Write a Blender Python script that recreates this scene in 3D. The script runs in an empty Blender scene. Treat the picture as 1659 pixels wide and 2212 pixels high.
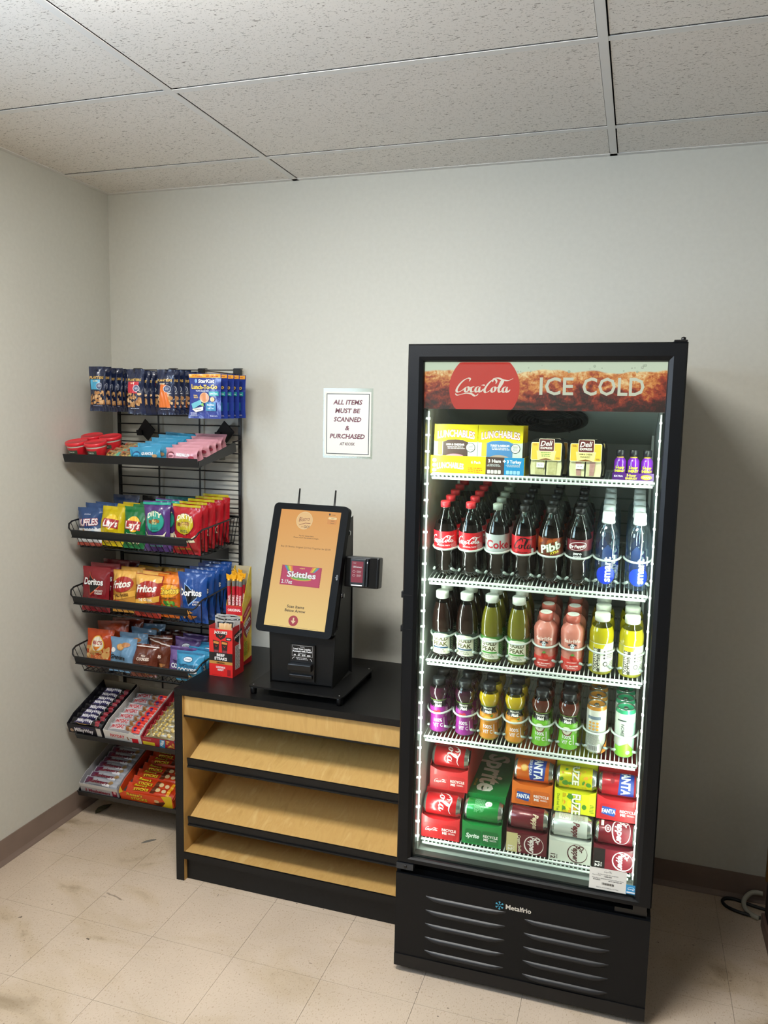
import bpy, bmesh, math, random
from mathutils import Vector, Matrix, noise
from mathutils.geometry import tessellate_polygon
PI = math.pi
SC = bpy.context.scene
COL = SC.collection

# ------------------------------------------------------------------ camera, world, light, exposure
cam_d = bpy.data.cameras.new('camera'); cam = bpy.data.objects.new('camera', cam_d); COL.objects.link(cam)
SC.camera = cam
cam.location = (2.2458, -2.9976, 1.7554)
def cam_matrix(yaw, pitch, roll):
    f = Vector((math.sin(yaw)*math.cos(pitch), math.cos(yaw)*math.cos(pitch), math.sin(pitch)))
    r = Vector((math.cos(yaw), -math.sin(yaw), 0)); u = r.cross(f)
    c, s = math.cos(roll), math.sin(roll)
    r2 = c*r + s*u; u2 = -s*r + c*u
    return Matrix((r2, u2, -f)).transposed()
cam.rotation_euler = cam_matrix(-0.3095, -0.1226, 0.0197).to_euler()
cam_d.sensor_fit = 'VERTICAL'; cam_d.sensor_height = 24.0; cam_d.lens = 1691.35/2212*24.0
cam_d.clip_start = 0.02
w = bpy.data.worlds.new('world'); SC.world = w; w.use_nodes = True
w.node_tree.nodes['Background'].inputs[0].default_value = (0.75, 0.8, 0.9, 1)
w.node_tree.nodes['Background'].inputs[1].default_value = 0.15
SC.view_settings.view_transform = 'Standard'; SC.view_settings.look = 'None'
SC.view_settings.exposure = 0.0; SC.view_settings.gamma = 1.0
SC.view_settings.use_curve_mapping = False
SC.cycles.max_bounces = 8; SC.cycles.transparent_max_bounces = 32
SC.cycles.caustics_reflective = False; SC.cycles.caustics_refractive = False
SC.cycles.sample_clamp_indirect = 3.0
PANEL_POWER = 49.0
LED_POWER = 30.0        # cooler LED dots
STRIP_POWER = 1.2
LED_WATTS = 2.6
FILL_POWER = 17.0  # strength of the added, unseen bluish fill panel

# ------------------------------------------------------------------ materials
def lin(c):
    if isinstance(c, str):
        c = c.lstrip('#'); c = tuple(int(c[i:i+2], 16)/255 for i in (0, 2, 4))
    return tuple(x/12.92 if x <= 0.04045 else ((x+0.055)/1.055)**2.4 for x in c) + (1.0,)
_m = {}
def new_mat(name):
    m = bpy.data.materials.new(name); m.use_nodes = True
    return m, m.node_tree.nodes, m.node_tree.links, m.node_tree.nodes['Principled BSDF']
def M(col, rough=.45, metal=0., emit=0., coat=0., bump=0., bscale=60., spec=.5):
    key = (col, rough, metal, emit, coat, bump, bscale, spec)
    if key in _m: return _m[key]
    m, N, L, b = new_mat('mat_%s' % (col.strip('#') if isinstance(col, str) else 'c'))
    b.inputs['Base Color'].default_value = lin(col); b.inputs['Roughness'].default_value = rough
    b.inputs['Metallic'].default_value = metal; b.inputs['Coat Weight'].default_value = coat
    b.inputs['Coat Roughness'].default_value = .08; b.inputs['Specular IOR Level'].default_value = spec
    if emit:
        b.inputs['Specular IOR Level'].default_value = .15
        b.inputs['Emission Color'].default_value = lin(col); b.inputs['Emission Strength'].default_value = emit
        b.inputs['Base Color'].default_value = (0.02, 0.02, 0.02, 1)
    if bump:
        t = N.new('ShaderNodeTexCoord'); n = N.new('ShaderNodeTexNoise'); n.inputs['Scale'].default_value = bscale
        n.inputs['Detail'].default_value = 3; n.inputs['Distortion'].default_value = .8
        bp = N.new('ShaderNodeBump'); bp.inputs['Strength'].default_value = bump; bp.inputs['Distance'].default_value = .004
        L.new(t.outputs['Object'], n.inputs['Vector']); L.new(n.outputs['Fac'], bp.inputs['Height']); L.new(bp.outputs['Normal'], b.inputs['Normal'])
    _m[key] = m; return m
def foil(col):
    col = '#'+''.join('%02x' % int(int(col[i:i+2], 16)*.88) for i in (1, 3, 5))
    return M(col, .24, .0, 0, .4, .9, 30.)
def clear(col='#ffffff', gloss=.9, key='clear', rough=.04, f0=.04, gr=.6):
    k = (key, col, gloss)
    if k in _m: return _m[k]
    m, N, L, b = new_mat(key); N.remove(b)
    tr = N.new('ShaderNodeBsdfTransparent'); tr.inputs[0].default_value = lin(col)
    g = N.new('ShaderNodeBsdfGlossy'); g.inputs['Roughness'].default_value = rough
    g.inputs['Color'].default_value = (gloss, gloss, gloss, 1)
    lw = N.new('ShaderNodeLayerWeight'); lw.inputs['Blend'].default_value = .5
    pw = N.new('ShaderNodeMath'); pw.operation = 'POWER'; L.new(lw.outputs['Facing'], pw.inputs[0]); pw.inputs[1].default_value = 3.5
    f = N.new('ShaderNodeMath'); f.operation = 'MULTIPLY_ADD'; L.new(pw.outputs[0], f.inputs[0]); f.inputs[1].default_value = gr; f.inputs[2].default_value = f0
    mx = N.new('ShaderNodeMixShader'); L.new(f.outputs[0], mx.inputs[0]); L.new(tr.outputs[0], mx.inputs[1]); L.new(g.outputs[0], mx.inputs[2])
    L.new(mx.outputs[0], N['Material Output'].inputs['Surface'])
    _m[k] = m; return m
def noise_mat(name, stops, scale, rough=.6, bump=0., stretch=(1, 1, 1), detail=5, space='world', spec=.5, dist=0., bdist=.002):
    if name in _m: return _m[name]
    m, N, L, b = new_mat(name)
    if space == 'world': g = N.new('ShaderNodeNewGeometry'); src = g.outputs['Position']
    else: g = N.new('ShaderNodeTexCoord'); src = g.outputs['Object']
    mp = N.new('ShaderNodeMapping'); mp.inputs['Scale'].default_value = stretch
    n = N.new('ShaderNodeTexNoise'); n.inputs['Scale'].default_value = scale; n.inputs['Detail'].default_value = detail
    n.inputs['Distortion'].default_value = dist
    r = N.new('ShaderNodeValToRGB'); e = r.color_ramp.elements
    e[0].position, e[0].color = stops[0][0], lin(stops[0][1]); e[1].position, e[1].color = stops[-1][0], lin(stops[-1][1])
    for p_, c_ in stops[1:-1]: x = e.new(p_); x.color = lin(c_)
    L.new(src, mp.inputs['Vector']); L.new(mp.outputs[0], n.inputs['Vector']); L.new(n.outputs['Fac'], r.inputs[0]); L.new(r.outputs[0], b.inputs['Base Color'])
    b.inputs['Roughness'].default_value = rough; b.inputs['Specular IOR Level'].default_value = spec
    if bump:
        bp = N.new('ShaderNodeBump'); bp.inputs['Strength'].default_value = bump; bp.inputs['Distance'].default_value = bdist
        L.new(n.outputs['Fac'], bp.inputs['Height']); L.new(bp.outputs[0], b.inputs['Normal'])
    _m[name] = m; return m

# ------------------------------------------------------------------ mesh builder
class MB:
    def __init__(s): s.v = []; s.f = []; s.mi = []; s.sm = []; s.mats = []
    def m(s, mat):
        if isinstance(mat, str): mat = M(mat)
        if mat not in s.mats: s.mats.append(mat)
        return s.mats.index(mat)
    def add(s, vs, fs, mat, smooth=False):
        o = len(s.v); i = s.m(mat); s.v += [tuple(v) for v in vs]
        for f in fs: s.f.append(tuple(o+k for k in f)); s.mi.append(i); s.sm.append(smooth)
    def box(s, a, b, mat, T=None, bev=0):
        x0, y0, z0 = a; x1, y1, z1 = b
        if bev:
            bm = bmesh.new(); bmesh.ops.create_cube(bm, size=1)
            for v in bm.verts: v.co = Vector(((x0+x1)/2+v.co.x*(x1-x0), (y0+y1)/2+v.co.y*(y1-y0), (z0+z1)/2+v.co.z*(z1-z0)))
            bmesh.ops.bevel(bm, geom=bm.edges[:], offset=bev, segments=2, profile=.6, affect='EDGES')
            s.frombm(bm, mat, T); return
        vs = [Vector(p) for p in ((x0,y0,z0),(x1,y0,z0),(x1,y1,z0),(x0,y1,z0),(x0,y0,z1),(x1,y0,z1),(x1,y1,z1),(x0,y1,z1))]
        if T: vs = [T @ v for v in vs]
        s.add(vs, [(0,3,2,1),(4,5,6,7),(0,1,5,4),(1,2,6,5),(2,3,7,6),(3,0,4,7)], mat)
    def frombm(s, bm, mat, T=None, smooth=False):
        bm.verts.index_update(); vs = [(T @ v.co if T else v.co.copy()) for v in bm.verts]
        s.add(vs, [tuple(v.index for v in f.verts) for f in bm.faces], mat, smooth); bm.free()
    def prism(s, poly, axis, a, b, mat, T=None):
        """poly: 2D points in the two other axes (in xyz order), extruded along axis from a to b"""
        n = len(poly); mk = {'x': lambda p, t: (t, p[0], p[1]), 'y': lambda p, t: (p[0], t, p[1]), 'z': lambda p, t: (p[0], p[1], t)}[axis]
        vs = [Vector(mk(p, a)) for p in poly] + [Vector(mk(p, b)) for p in poly]
        if T: vs = [T @ v for v in vs]
        fs = [(i, (i+1) % n, n+(i+1) % n, n+i) for i in range(n)]
        tr = tessellate_polygon([[Vector((p[0], p[1], 0)) for p in poly]])
        fs += [tuple(t) for t in tr] + [tuple(n+k for k in reversed(t)) for t in tr]
        s.add(vs, fs, mat)
    def tube(s, pts, r, mat, seg=6, closed=False, T=None):
        pts = [Vector(p) for p in pts]; n = len(pts); vs = []; fs = []
        prev = None
        for i, p in enumerate(pts):
            if closed: d = pts[(i+1) % n]-pts[i-1]
            else: d = pts[min(i+1, n-1)]-pts[max(i-1, 0)]
            d.normalize()
            if prev is None:
                a = Vector((0, 0, 1)) if abs(d.z) < .9 else Vector((1, 0, 0)); u = d.cross(a).normalized()
            else: u = (prev - d*prev.dot(d)).normalized()
            prev = u; v = d.cross(u)
            rr = r[i] if isinstance(r, (list, tuple)) else r
            for k in range(seg):
                t = 2*PI*k/seg; q = p+u*math.cos(t)*rr+v*math.sin(t)*rr
                vs.append(T @ q if T else q)
        for i in range(n if closed else n-1):
            for k in range(seg):
                a = i*seg+k; b = i*seg+(k+1) % seg; c = ((i+1) % n)*seg
                fs.append((a, b, c+(k+1) % seg, c+k))
        if not closed: fs += [tuple(range(seg))[::-1], tuple((n-1)*seg+k for k in range(seg))]
        s.add(vs, fs, mat, seg > 4)
    def lathe(s, prof, mat, seg=20, T=None, caps=True, rmod=None, mats=None):
        vs = []; n = len(prof)
        for (r, z) in prof:
            for k in range(seg):
                t = 2*PI*k/seg; rr = r*(rmod(t, z) if rmod else 1)
                q = Vector((rr*math.sin(t), -rr*math.cos(t), z)); vs.append(T @ q if T else q)
        o = len(s.v); s.v += [tuple(v) for v in vs]
        for i in range(n-1):
            mt = mats(prof[i][1]*.5+prof[i+1][1]*.5) if mats else mat
            mi = s.m(mt)
            for k in range(seg):
                s.f.append((o+i*seg+k, o+i*seg+(k+1) % seg, o+(i+1)*seg+(k+1) % seg, o+(i+1)*seg+k)); s.mi.append(mi); s.sm.append(True)
        if caps:
            if prof[0][0] > 1e-5: s.f.append(tuple(o+k for k in range(seg))[::-1]); s.mi.append(s.m(mats(prof[0][1]) if mats else mat)); s.sm.append(False)
            if prof[-1][0] > 1e-5: s.f.append(tuple(o+(n-1)*seg+k for k in range(seg))); s.mi.append(s.m(mats(prof[-1][1]) if mats else mat)); s.sm.append(False)
    def sheet(s, sh, fn, maxlen=None, base=.0004, step=.00012, kw=None):
        for layer, (tris, col) in enumerate(sh.L):
            if maxlen: tris = split(tris, maxlen)
            kwargs = dict(rough=.4); kwargs.update(kw or {})
            mat = col if not isinstance(col, str) else M(col, **kwargs)
            vs = []; fs = []; idx = {}
            for t in tris:
                f = []
                for q in t:
                    k = (round(q[0], 4), round(q[1], 4))
                    if k not in idx: idx[k] = len(vs); vs.append(fn(q[0]*.01, q[1]*.01, base+step*layer))
                    f.append(idx[k])
                if len(set(f)) == 3: fs.append(tuple(f))
            s.add(vs, fs, mat, bool(maxlen))
    def mesh(s, name):
        me = bpy.data.meshes.new(name); me.from_pydata(s.v, [], s.f)
        for m in s.mats: me.materials.append(m)
        me.polygons.foreach_set('material_index', s.mi); me.polygons.foreach_set('use_smooth', s.sm); me.update()
        return me
def split(tris, L):
    out = []; st = list(tris); L2 = L*L
    while st:
        a, b, c = st.pop()
        d = [(a[0]-b[0])**2+(a[1]-b[1])**2, (b[0]-c[0])**2+(b[1]-c[1])**2, (c[0]-a[0])**2+(c[1]-a[1])**2]
        m = max(d)
        if m <= L2: out.append((a, b, c)); continue
        i = d.index(m)
        if i == 1: a, b, c = b, c, a
        elif i == 2: a, b, c = c, a, b
        e = ((a[0]+b[0])/2, (a[1]+b[1])/2); st += [(a, e, c), (e, b, c)]
    return out

# ------------------------------------------------------------------ objects
def obj(name, mb, parent=None, label=None, loc=None, rot=None):
    me = mb.mesh(name) if isinstance(mb, MB) else mb
    o = bpy.data.objects.new(name, me); COL.objects.link(o)
    if parent: o.parent = parent
    if label: o['label'] = label
    if loc is not None: o.location = loc
    if rot is not None: o.rotation_euler = rot
    return o
def tag(o, label, cat, group=None):
    o['label'] = label; o['category'] = cat
    if group: o['group'] = group
    return o
def thing(name, label, cat, group=None, loc=(0, 0, 0), rot=(0, 0, 0)):
    o = bpy.data.objects.new(name, None); COL.objects.link(o); o.empty_display_size = .02
    o.location = loc; o.rotation_euler = rot
    return tag(o, label, cat, group)
def struct(o): o['kind'] = 'structure'; return o
def copy_tree(o, parent=None):
    c = o.copy(); COL.objects.link(c)
    if parent: c.parent = parent
    for ch in list(o.children): copy_tree(ch, c)
    return c
def place(o, loc, rot=None, label=None, group=None, mat=None):
    if mat is not None: o.matrix_world = mat
    else:
        o.location = loc
        if rot is not None: o.rotation_euler = rot
    if label: o['label'] = label
    if group: o['group'] = group
    return o
ORD = ['first', 'second', 'third', 'fourth', 'fifth', 'sixth', 'seventh', 'eighth', 'ninth', 'tenth']
class Proto:
    """first use hands out the built object, later uses copy it"""
    def __init__(s, o): s.o = o; s.used = False
    def get(s):
        if not s.used: s.used = True; return s.o
        return copy_tree(s.o)

# ------------------------------------------------------------------ printed sheets (cm, origin bottom left)
_tc = {}
def text2d(t, off=0.):
    k = (t, off)
    if k in _tc: return _tc[k]
    cu = bpy.data.curves.new('t', 'FONT'); cu.body = t; cu.size = 1; cu.offset = off; cu.resolution_u = 2; cu.fill_mode = 'FRONT'
    o = bpy.data.objects.new('t', cu); COL.objects.link(o)
    me = bpy.data.meshes.new_from_object(o.evaluated_get(bpy.context.evaluated_depsgraph_get()))
    tris = []
    me.calc_loop_triangles()
    for lt in me.loop_triangles: tris.append(tuple((me.vertices[i].co.x, me.vertices[i].co.y) for i in lt.vertices))
    xs = [v.co.x for v in me.vertices] or [0, 1]
    bpy.data.meshes.remove(me); bpy.data.objects.remove(o); bpy.data.curves.remove(cu)
    _tc[k] = (tris, min(xs), max(xs)); return _tc[k]
class Sheet:
    def __init__(s, W, H): s.W = W; s.H = H; s.L = []
    def poly(s, pts, col):
        tr = tessellate_polygon([[Vector((p[0], p[1], 0)) for p in pts]])
        s.L.append(([tuple(pts[i] for i in t) for t in tr], col)); return s
    def rect(s, x0, y0, x1, y1, col): return s.poly([(x0, y0), (x1, y0), (x1, y1), (x0, y1)], col)
    def rrect(s, x0, y0, x1, y1, r, col, n=4):
        pts = []
        for cx, cy, a0 in ((x1-r, y0+r, -90), (x1-r, y1-r, 0), (x0+r, y1-r, 90), (x0+r, y0+r, 180)):
            for i in range(n+1):
                a = math.radians(a0+90*i/n); pts.append((cx+r*math.cos(a), cy+r*math.sin(a)))
        return s.poly(pts, col)
    def ell(s, cx, cy, rx, ry, col, n=24, rot=0):
        c, q = math.cos(rot), math.sin(rot); pts = []
        for i in range(n):
            a = 2*PI*i/n; x, y = rx*math.cos(a), ry*math.sin(a); pts.append((cx+x*c-y*q, cy+x*q+y*c))
        s.L.append(([((cx, cy), pts[i], pts[(i+1) % n]) for i in range(n)], col)); return s
    def line(s, pts, wd, col):
        tr = []
        for (a, b) in zip(pts[:-1], pts[1:]):
            dx, dy = b[0]-a[0], b[1]-a[1]; l = math.hypot(dx, dy) or 1; nx, ny = -dy/l*wd/2, dx/l*wd/2
            p = ((a[0]+nx, a[1]+ny), (a[0]-nx, a[1]-ny), (b[0]-nx, b[1]-ny), (b[0]+nx, b[1]+ny)); tr += [(p[0], p[1], p[2]), (p[0], p[2], p[3])]
        s.L.append((tr, col)); return s
    def blobs(s, x0, y0, x1, y1, n, rmin, rmax, cols, seed=1):
        rnd = random.Random(seed); by = {}
        for _ in range(n):
            cx, cy = rnd.uniform(x0, x1), rnd.uniform(y0, y1); rx = rnd.uniform(rmin, rmax); ry = rx*rnd.uniform(.5, .9); ro = rnd.uniform(0, PI)
            c, q = math.cos(ro), math.sin(ro)
            pts = [(min(max(cx+rx*math.cos(a)*c-ry*math.sin(a)*q, x0), x1), min(max(cy+rx*math.cos(a)*q+ry*math.sin(a)*c, y0), y1)) for a in [2*PI*i/8 for i in range(8)]]
            by.setdefault(rnd.choice(cols), []).extend([((cx, cy), pts[i], pts[(i+1) % 8]) for i in range(8)])
        for c_, t in by.items(): s.L.append((t, c_))
        return s
    def text(s, t, cx, cy, h, col, w=None, bold=.012, out=None, shear=0., rot=0., arc=0., maxw=None, shadow=None):
        """h = capital height in cm, centred on cx, cy; out=(colour, extra)"""
        bold = min(bold, .034)
        lays = []
        if shadow: lays.append((bold+.02, shadow[0], shadow[1], shadow[2]))
        if out: lays.append((bold+min(out[1], .045), out[0], 0, 0))
        lays.append((bold, col, 0, 0))
        _, xa, xb = text2d(t, bold); sc = h/.727; sx = sc
        if w: sx = w/(xb-xa)
        elif maxw and (xb-xa)*sc > maxw: sx = maxw/(xb-xa)
        c, q = math.cos(rot), math.sin(rot); mx = (xa+xb)/2
        for off, cc, dx, dy in lays:
            tris, _, _ = text2d(t, round(off, 4)); o = []
            for tri in tris:
                p = []
                for (x, y) in tri:
                    X = (x-mx)*sx+shear*(y*sc-h/2); Y = y*sc-h/2+arc*(((x-mx)*sx)**2)
                    p.append((cx+dx+X*c-Y*q, cy+dy+X*q+Y*c))
                o.append(tuple(p))
            s.L.append((o, cc))
        return s
    def lines(s, x0, y0, x1, y1, n, col, seed=0, th=None):
        """rows of tiny unreadable small print"""
        rnd = random.Random(seed+7); tr = []; dy = (y1-y0)/n; th = th or dy*.45
        for i in range(n):
            y = y1-dy*(i+.5); x = x0+rnd.uniform(0, .15)*(x1-x0); e = x1-rnd.uniform(0, .2)*(x1-x0)
            while x < e:
                l = min(rnd.uniform(.05, .2)*(x1-x0), e-x); a = (x, y-th/2); b = (x+l, y-th/2); c = (x+l, y+th/2); d = (x, y+th/2)
                tr += [(a, b, c), (a, c, d)]; x += l+.03*(x1-x0)
        s.L.append((tr, col)); return s
    def stroke(s, paths, col, cx, cy, width, box, rot=0., thin=.07, thick=.3, nib=.9):
        """calligraphic strokes; paths in their own units, box=(x0,x1,ymid)"""
        sc = width/(box[1]-box[0]); mx = (box[0]+box[1])/2; c, q = math.cos(rot), math.sin(rot); tr = []
        for P in paths:
            P = spline(P)
            L_, R_ = [], []
            for i, p in enumerate(P):
                a = P[max(i-1, 0)]; b = P[min(i+1, len(P)-1)]; dx, dy = b[0]-a[0], b[1]-a[1]; l = math.hypot(dx, dy) or 1
                ang = math.atan2(dy, dx); t_ = i/(len(P)-1); w_ = (thin+(thick-thin)*abs(math.sin(ang-nib*.35)))*(.35+.65*min(1, 5*t_, 5*(1-t_)))/2
                nx, ny = -dy/l*w_, dx/l*w_
                for arr, sg in ((L_, 1), (R_, -1)):
                    X = (p[0]+sg*nx-mx)*sc; Y = (p[1]+sg*ny-box[2])*sc; arr.append((cx+X*c-Y*q, cy+X*q+Y*c))
            for i in range(len(P)-1): tr += [(L_[i], R_[i], R_[i+1]), (L_[i], R_[i+1], L_[i+1])]
        s.L.append((tr, col)); return s
def spline(P, n=5):
    out = []
    for i in range(len(P)-1):
        p0 = P[max(i-1, 0)]; p1 = P[i]; p2 = P[i+1]; p3 = P[min(i+2, len(P)-1)]
        for k in range(n):
            t = k/n; out.append(tuple(.5*(2*p1[j]+(p2[j]-p0[j])*t+(2*p0[j]-5*p1[j]+4*p2[j]-p3[j])*t*t+(3*p1[j]-p0[j]-3*p2[j]+p3[j])*t**3) for j in (0, 1)))
    out.append(P[-1]); return out
def ring(cx, cy, rx, ry, a0, a1, n=8, sl=.25):
    return [(cx+rx*math.cos(math.radians(a0+(a1-a0)*i/n))+sl*ry*math.sin(math.radians(a0+(a1-a0)*i/n)), cy+ry*math.sin(math.radians(a0+(a1-a0)*i/n))) for i in range(n+1)]
COKE = [
    # first capital C with its ribbon tail
    [(2.75, 2.0), (2.95, 2.45), (2.5, 2.6), (1.7, 2.2), (.9, 1.4), (.4, .55), (.35, .1), (.7, -.05), (1.4, .25), (2.0, .8)],
    [(.1, -.35), (.5, -.65), (1.4, -.45), (2.4, -.25), (3.3, -.4), (3.9, -.75), (4.3, -.65), (4.6, -.35)],
    ring(2.35, .5, .36, .5, 100, 460), [(2.5, 1.0), (2.8, .75), (3.2, .9)],
    ring(3.5, .5, .36, .5, 60, 320), ring(4.4, .5, .36, .5, 60, 400), [(4.95, 1.0), (4.75, .5), (4.85, .02), (5.2, .15), (5.6, .6)],
    [(5.15, 1.25), (5.5, 1.32), (5.85, 1.25)],
    # second capital C with the big swash
    [(7.9, 1.55), (8.05, 2.05), (7.7, 2.4), (6.9, 2.0), (6.2, 1.2), (5.8, .4), (5.95, -.05), (6.4, .0), (7.1, .5)],
    [(7.3, 1.9), (7.5, 2.5), (8.3, 2.65), (9.3, 2.3), (10.3, 2.2), (11.2, 2.6)],
    ring(7.5, .5, .36, .5, 100, 460), [(7.7, 1.0), (8.0, .75), (8.3, .9)],
    [(8.6, .6), (9.1, 1.5), (9.3, 2.2), (9.0, 2.1), (8.6, 1.1), (8.5, .3), (8.75, .0), (9.1, .3)],
    ring(9.65, .5, .36, .5, 60, 400), [(10.2, 1.0), (10.0, .5), (10.1, .02), (10.4, .15), (10.7, .5)],
]
COKEBOX = (0, 11.2, .95)
def coke(s, cx, cy, w, col='#ffffff', rot=0, thick=.34): return s.stroke(COKE, col, cx, cy, w, COKEBOX, rot, .1, thick)
COLA = COKE[8:]
def cola(s, cx, cy, w, col='#ffffff', rot=0): return s.stroke(COLA, col, cx, cy, w, (5.7, 11.2, .95), rot, .12, .36)

# mapping helpers -------------------------------------------------
def flat_front(x0, y, z0, T=None):      # sheet on a plane facing -y, lower left at x0, z0
    def f(u, v, o):
        p = Vector((x0+u, y-o, z0+v)); return T @ p if T else p
    return f
def flat_right(x, y0, z0, T=None):      # plane facing +x, sheet runs along +y
    def f(u, v, o):
        p = Vector((x+o, y0+u, z0+v)); return T @ p if T else p
    return f
def flat_top(x0, y0, z, T=None):
    def f(u, v, o):
        p = Vector((x0+u, y0+v, z+o)); return T @ p if T else p
    return f
def cyl_map(prof, W, z0, T=None, rot=0.):  # sheet centred on the -y side of a lathe
    def R(z):
        for (r0, a), (r1, b) in zip(prof[:-1], prof[1:]):
            if a <= z <= b: return r0+(r1-r0)*((z-a)/(b-a) if b > a else 0)
        return prof[-1][0]
    rm = max(r for r, z in prof)
    def f(u, v, o):
        z = z0+v; r = R(z)+o; t = (u-W/2)/rm+rot; p = Vector((r*math.sin(t), -r*math.cos(t), z))
        return T @ p if T else p
    return f

# ------------------------------------------------------------------ ROOM
H = 2.6813; TA = .892; TR = .281
wall_m = noise_mat('wall paint', [(.3, '#c6c5bb'), (.7, '#cac9bf')], 60, .65, .12, detail=3)
X1, Y1 = 4.2, -4.6
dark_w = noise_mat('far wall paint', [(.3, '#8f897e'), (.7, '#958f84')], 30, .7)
def slab(name, a, b, m):
    mb = MB(); mb.box(a, b, m); return struct(obj(name, mb))
slab('wall_left', (-.1, Y1, 0), (0, 0, H+.15), wall_m)
slab('wall_back', (-.1, 0, 0), (X1, .1, H+.15), wall_m)
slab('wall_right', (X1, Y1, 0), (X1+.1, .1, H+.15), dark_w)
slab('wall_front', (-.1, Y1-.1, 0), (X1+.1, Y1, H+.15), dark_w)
# floor: 12 inch vinyl tiles
def floor_mat():
    m, N, L, b = new_mat('vinyl tile'); g = N.new('ShaderNodeNewGeometry')
    def nz(sc, st=(1, 1, 1), det=4, dis=0.):
        mp = N.new('ShaderNodeMapping'); mp.inputs['Scale'].default_value = st; n = N.new('ShaderNodeTexNoise')
        n.inputs['Scale'].default_value = sc; n.inputs['Detail'].default_value = det; n.inputs['Distortion'].default_value = dis
        L.new(g.outputs['Position'], mp.inputs[0]); L.new(mp.outputs[0], n.inputs['Vector']); return n.outputs['Fac']
    def ramp(src, stops):
        r = N.new('ShaderNodeValToRGB'); e = r.color_ramp.elements
        e[0].position, e[0].color = stops[0][0], lin(stops[0][1]); e[1].position, e[1].color = stops[-1][0], lin(stops[-1][1])
        for p_, c_ in stops[1:-1]: e.new(p_).color = lin(c_)
        L.new(src, r.inputs[0]); return r.outputs[0]
    def mul(a, c, f=1.):
        x = N.new('ShaderNodeMix'); x.data_type = 'RGBA'; x.blend_type = 'MULTIPLY'; x.inputs[0].default_value = f
        L.new(a, x.inputs[6]); L.new(c, x.inputs[7]); return x.outputs[2]
    base = ramp(nz(3.5, det=6), [(.3, '#bfad99'), (.7, '#cbb8a3')])
    grain = ramp(nz(210, (1, .6, 1), 4, .5), [(.28, '#cfc3b2'), (.44, '#ffffff'), (.62, '#ffffff'), (.8, '#fffaf0')])
    stain = ramp(nz(2.3, (1, 1.6, 1), 8, 1.2), [(.27, '#94886a'), (.40, '#f2efe6'), (.5, '#ffffff')])
    scuff = ramp(nz(9, (1, 2.2, 1), 9, 1.5), [(.24, '#4a3a2c'), (.30, '#ffffff'), (.5, '#ffffff')])
    speck = ramp(nz(38, (1, 1.4, 1), 2, 0), [(.235, '#3e3228'), (.25, '#ffffff'), (.5, '#ffffff')])
    L.new(mul(mul(mul(mul(base, grain, .8), stain, .8), scuff, .7), speck, .8), b.inputs['Base Color'])
    b.inputs['Roughness'].default_value = .42; b.inputs['Specular IOR Level'].default_value = .35
    bp = N.new('ShaderNodeBump'); bp.inputs['Strength'].default_value = .25; bp.inputs['Distance'].default_value = .002
    L.new(nz(22, det=5), bp.inputs['Height']); L.new(bp.outputs[0], b.inputs['Normal'])
    return m
fl_m = floor_mat()
fl = slab('floor', (-.1, Y1, -.05), (X1, .1, -.0035), M('#4a4030', .9))
tile_mesh = None
xs = [0] + [.178+.3048*i for i in range(14)] + [X1]; ys = [0] + [-.294-.3048*i for i in range(15)]
full = MB(); full.box((.0005, -.3043, -.0034), (.3043, -.0005, 0), fl_m); full_me = full.mesh('floor_tile')
for i in range(len(xs)-1):
    for j in range(len(ys)-1):
        x0, x1, y1, y0 = xs[i], xs[i+1], ys[j], ys[j+1]
        if y1 < -3.2 or x0 > 3.3: continue
        if abs(x1-x0-.3048) < .01 and abs(y1-y0-.3048) < .01: obj('floor_tile', full_me, fl, loc=(x0, y1, 0))
        else:
            mb = MB(); mb.box((x0+.0004, y0+.0004, -.0034), (x1-.0004, y1-.0004, 0), fl_m); obj('floor_tile', mb, fl)
# the rest of the floor behind the camera and to the far right
mb = MB(); mb.box((.0, Y1, -.0034), (X1, -3.36, 0), fl_m); mb.box((3.54, -3.36, -.0034), (X1, 0, 0), fl_m); obj('floor_covering', mb, fl)
# baseboards (vinyl cove)
bb_m = noise_mat('vinyl cove', [(.3, '#7c6a5f'), (.7, '#857368')], 8, .5)
prof = [(0, 0), (.011, 0), (.010, .004), (.006, .012), (.003, .02), (.003, .1016), (0, .1016)]
mb = MB(); mb.prism([(-(p[0]), p[1]) for p in prof][::-1], 'x', 0.003, X1, bb_m); struct(obj('baseboard_back', mb))
mb = MB(); mb.prism(prof, 'y', Y1, -.003, bb_m); struct(obj('baseboard_left', mb))
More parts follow.
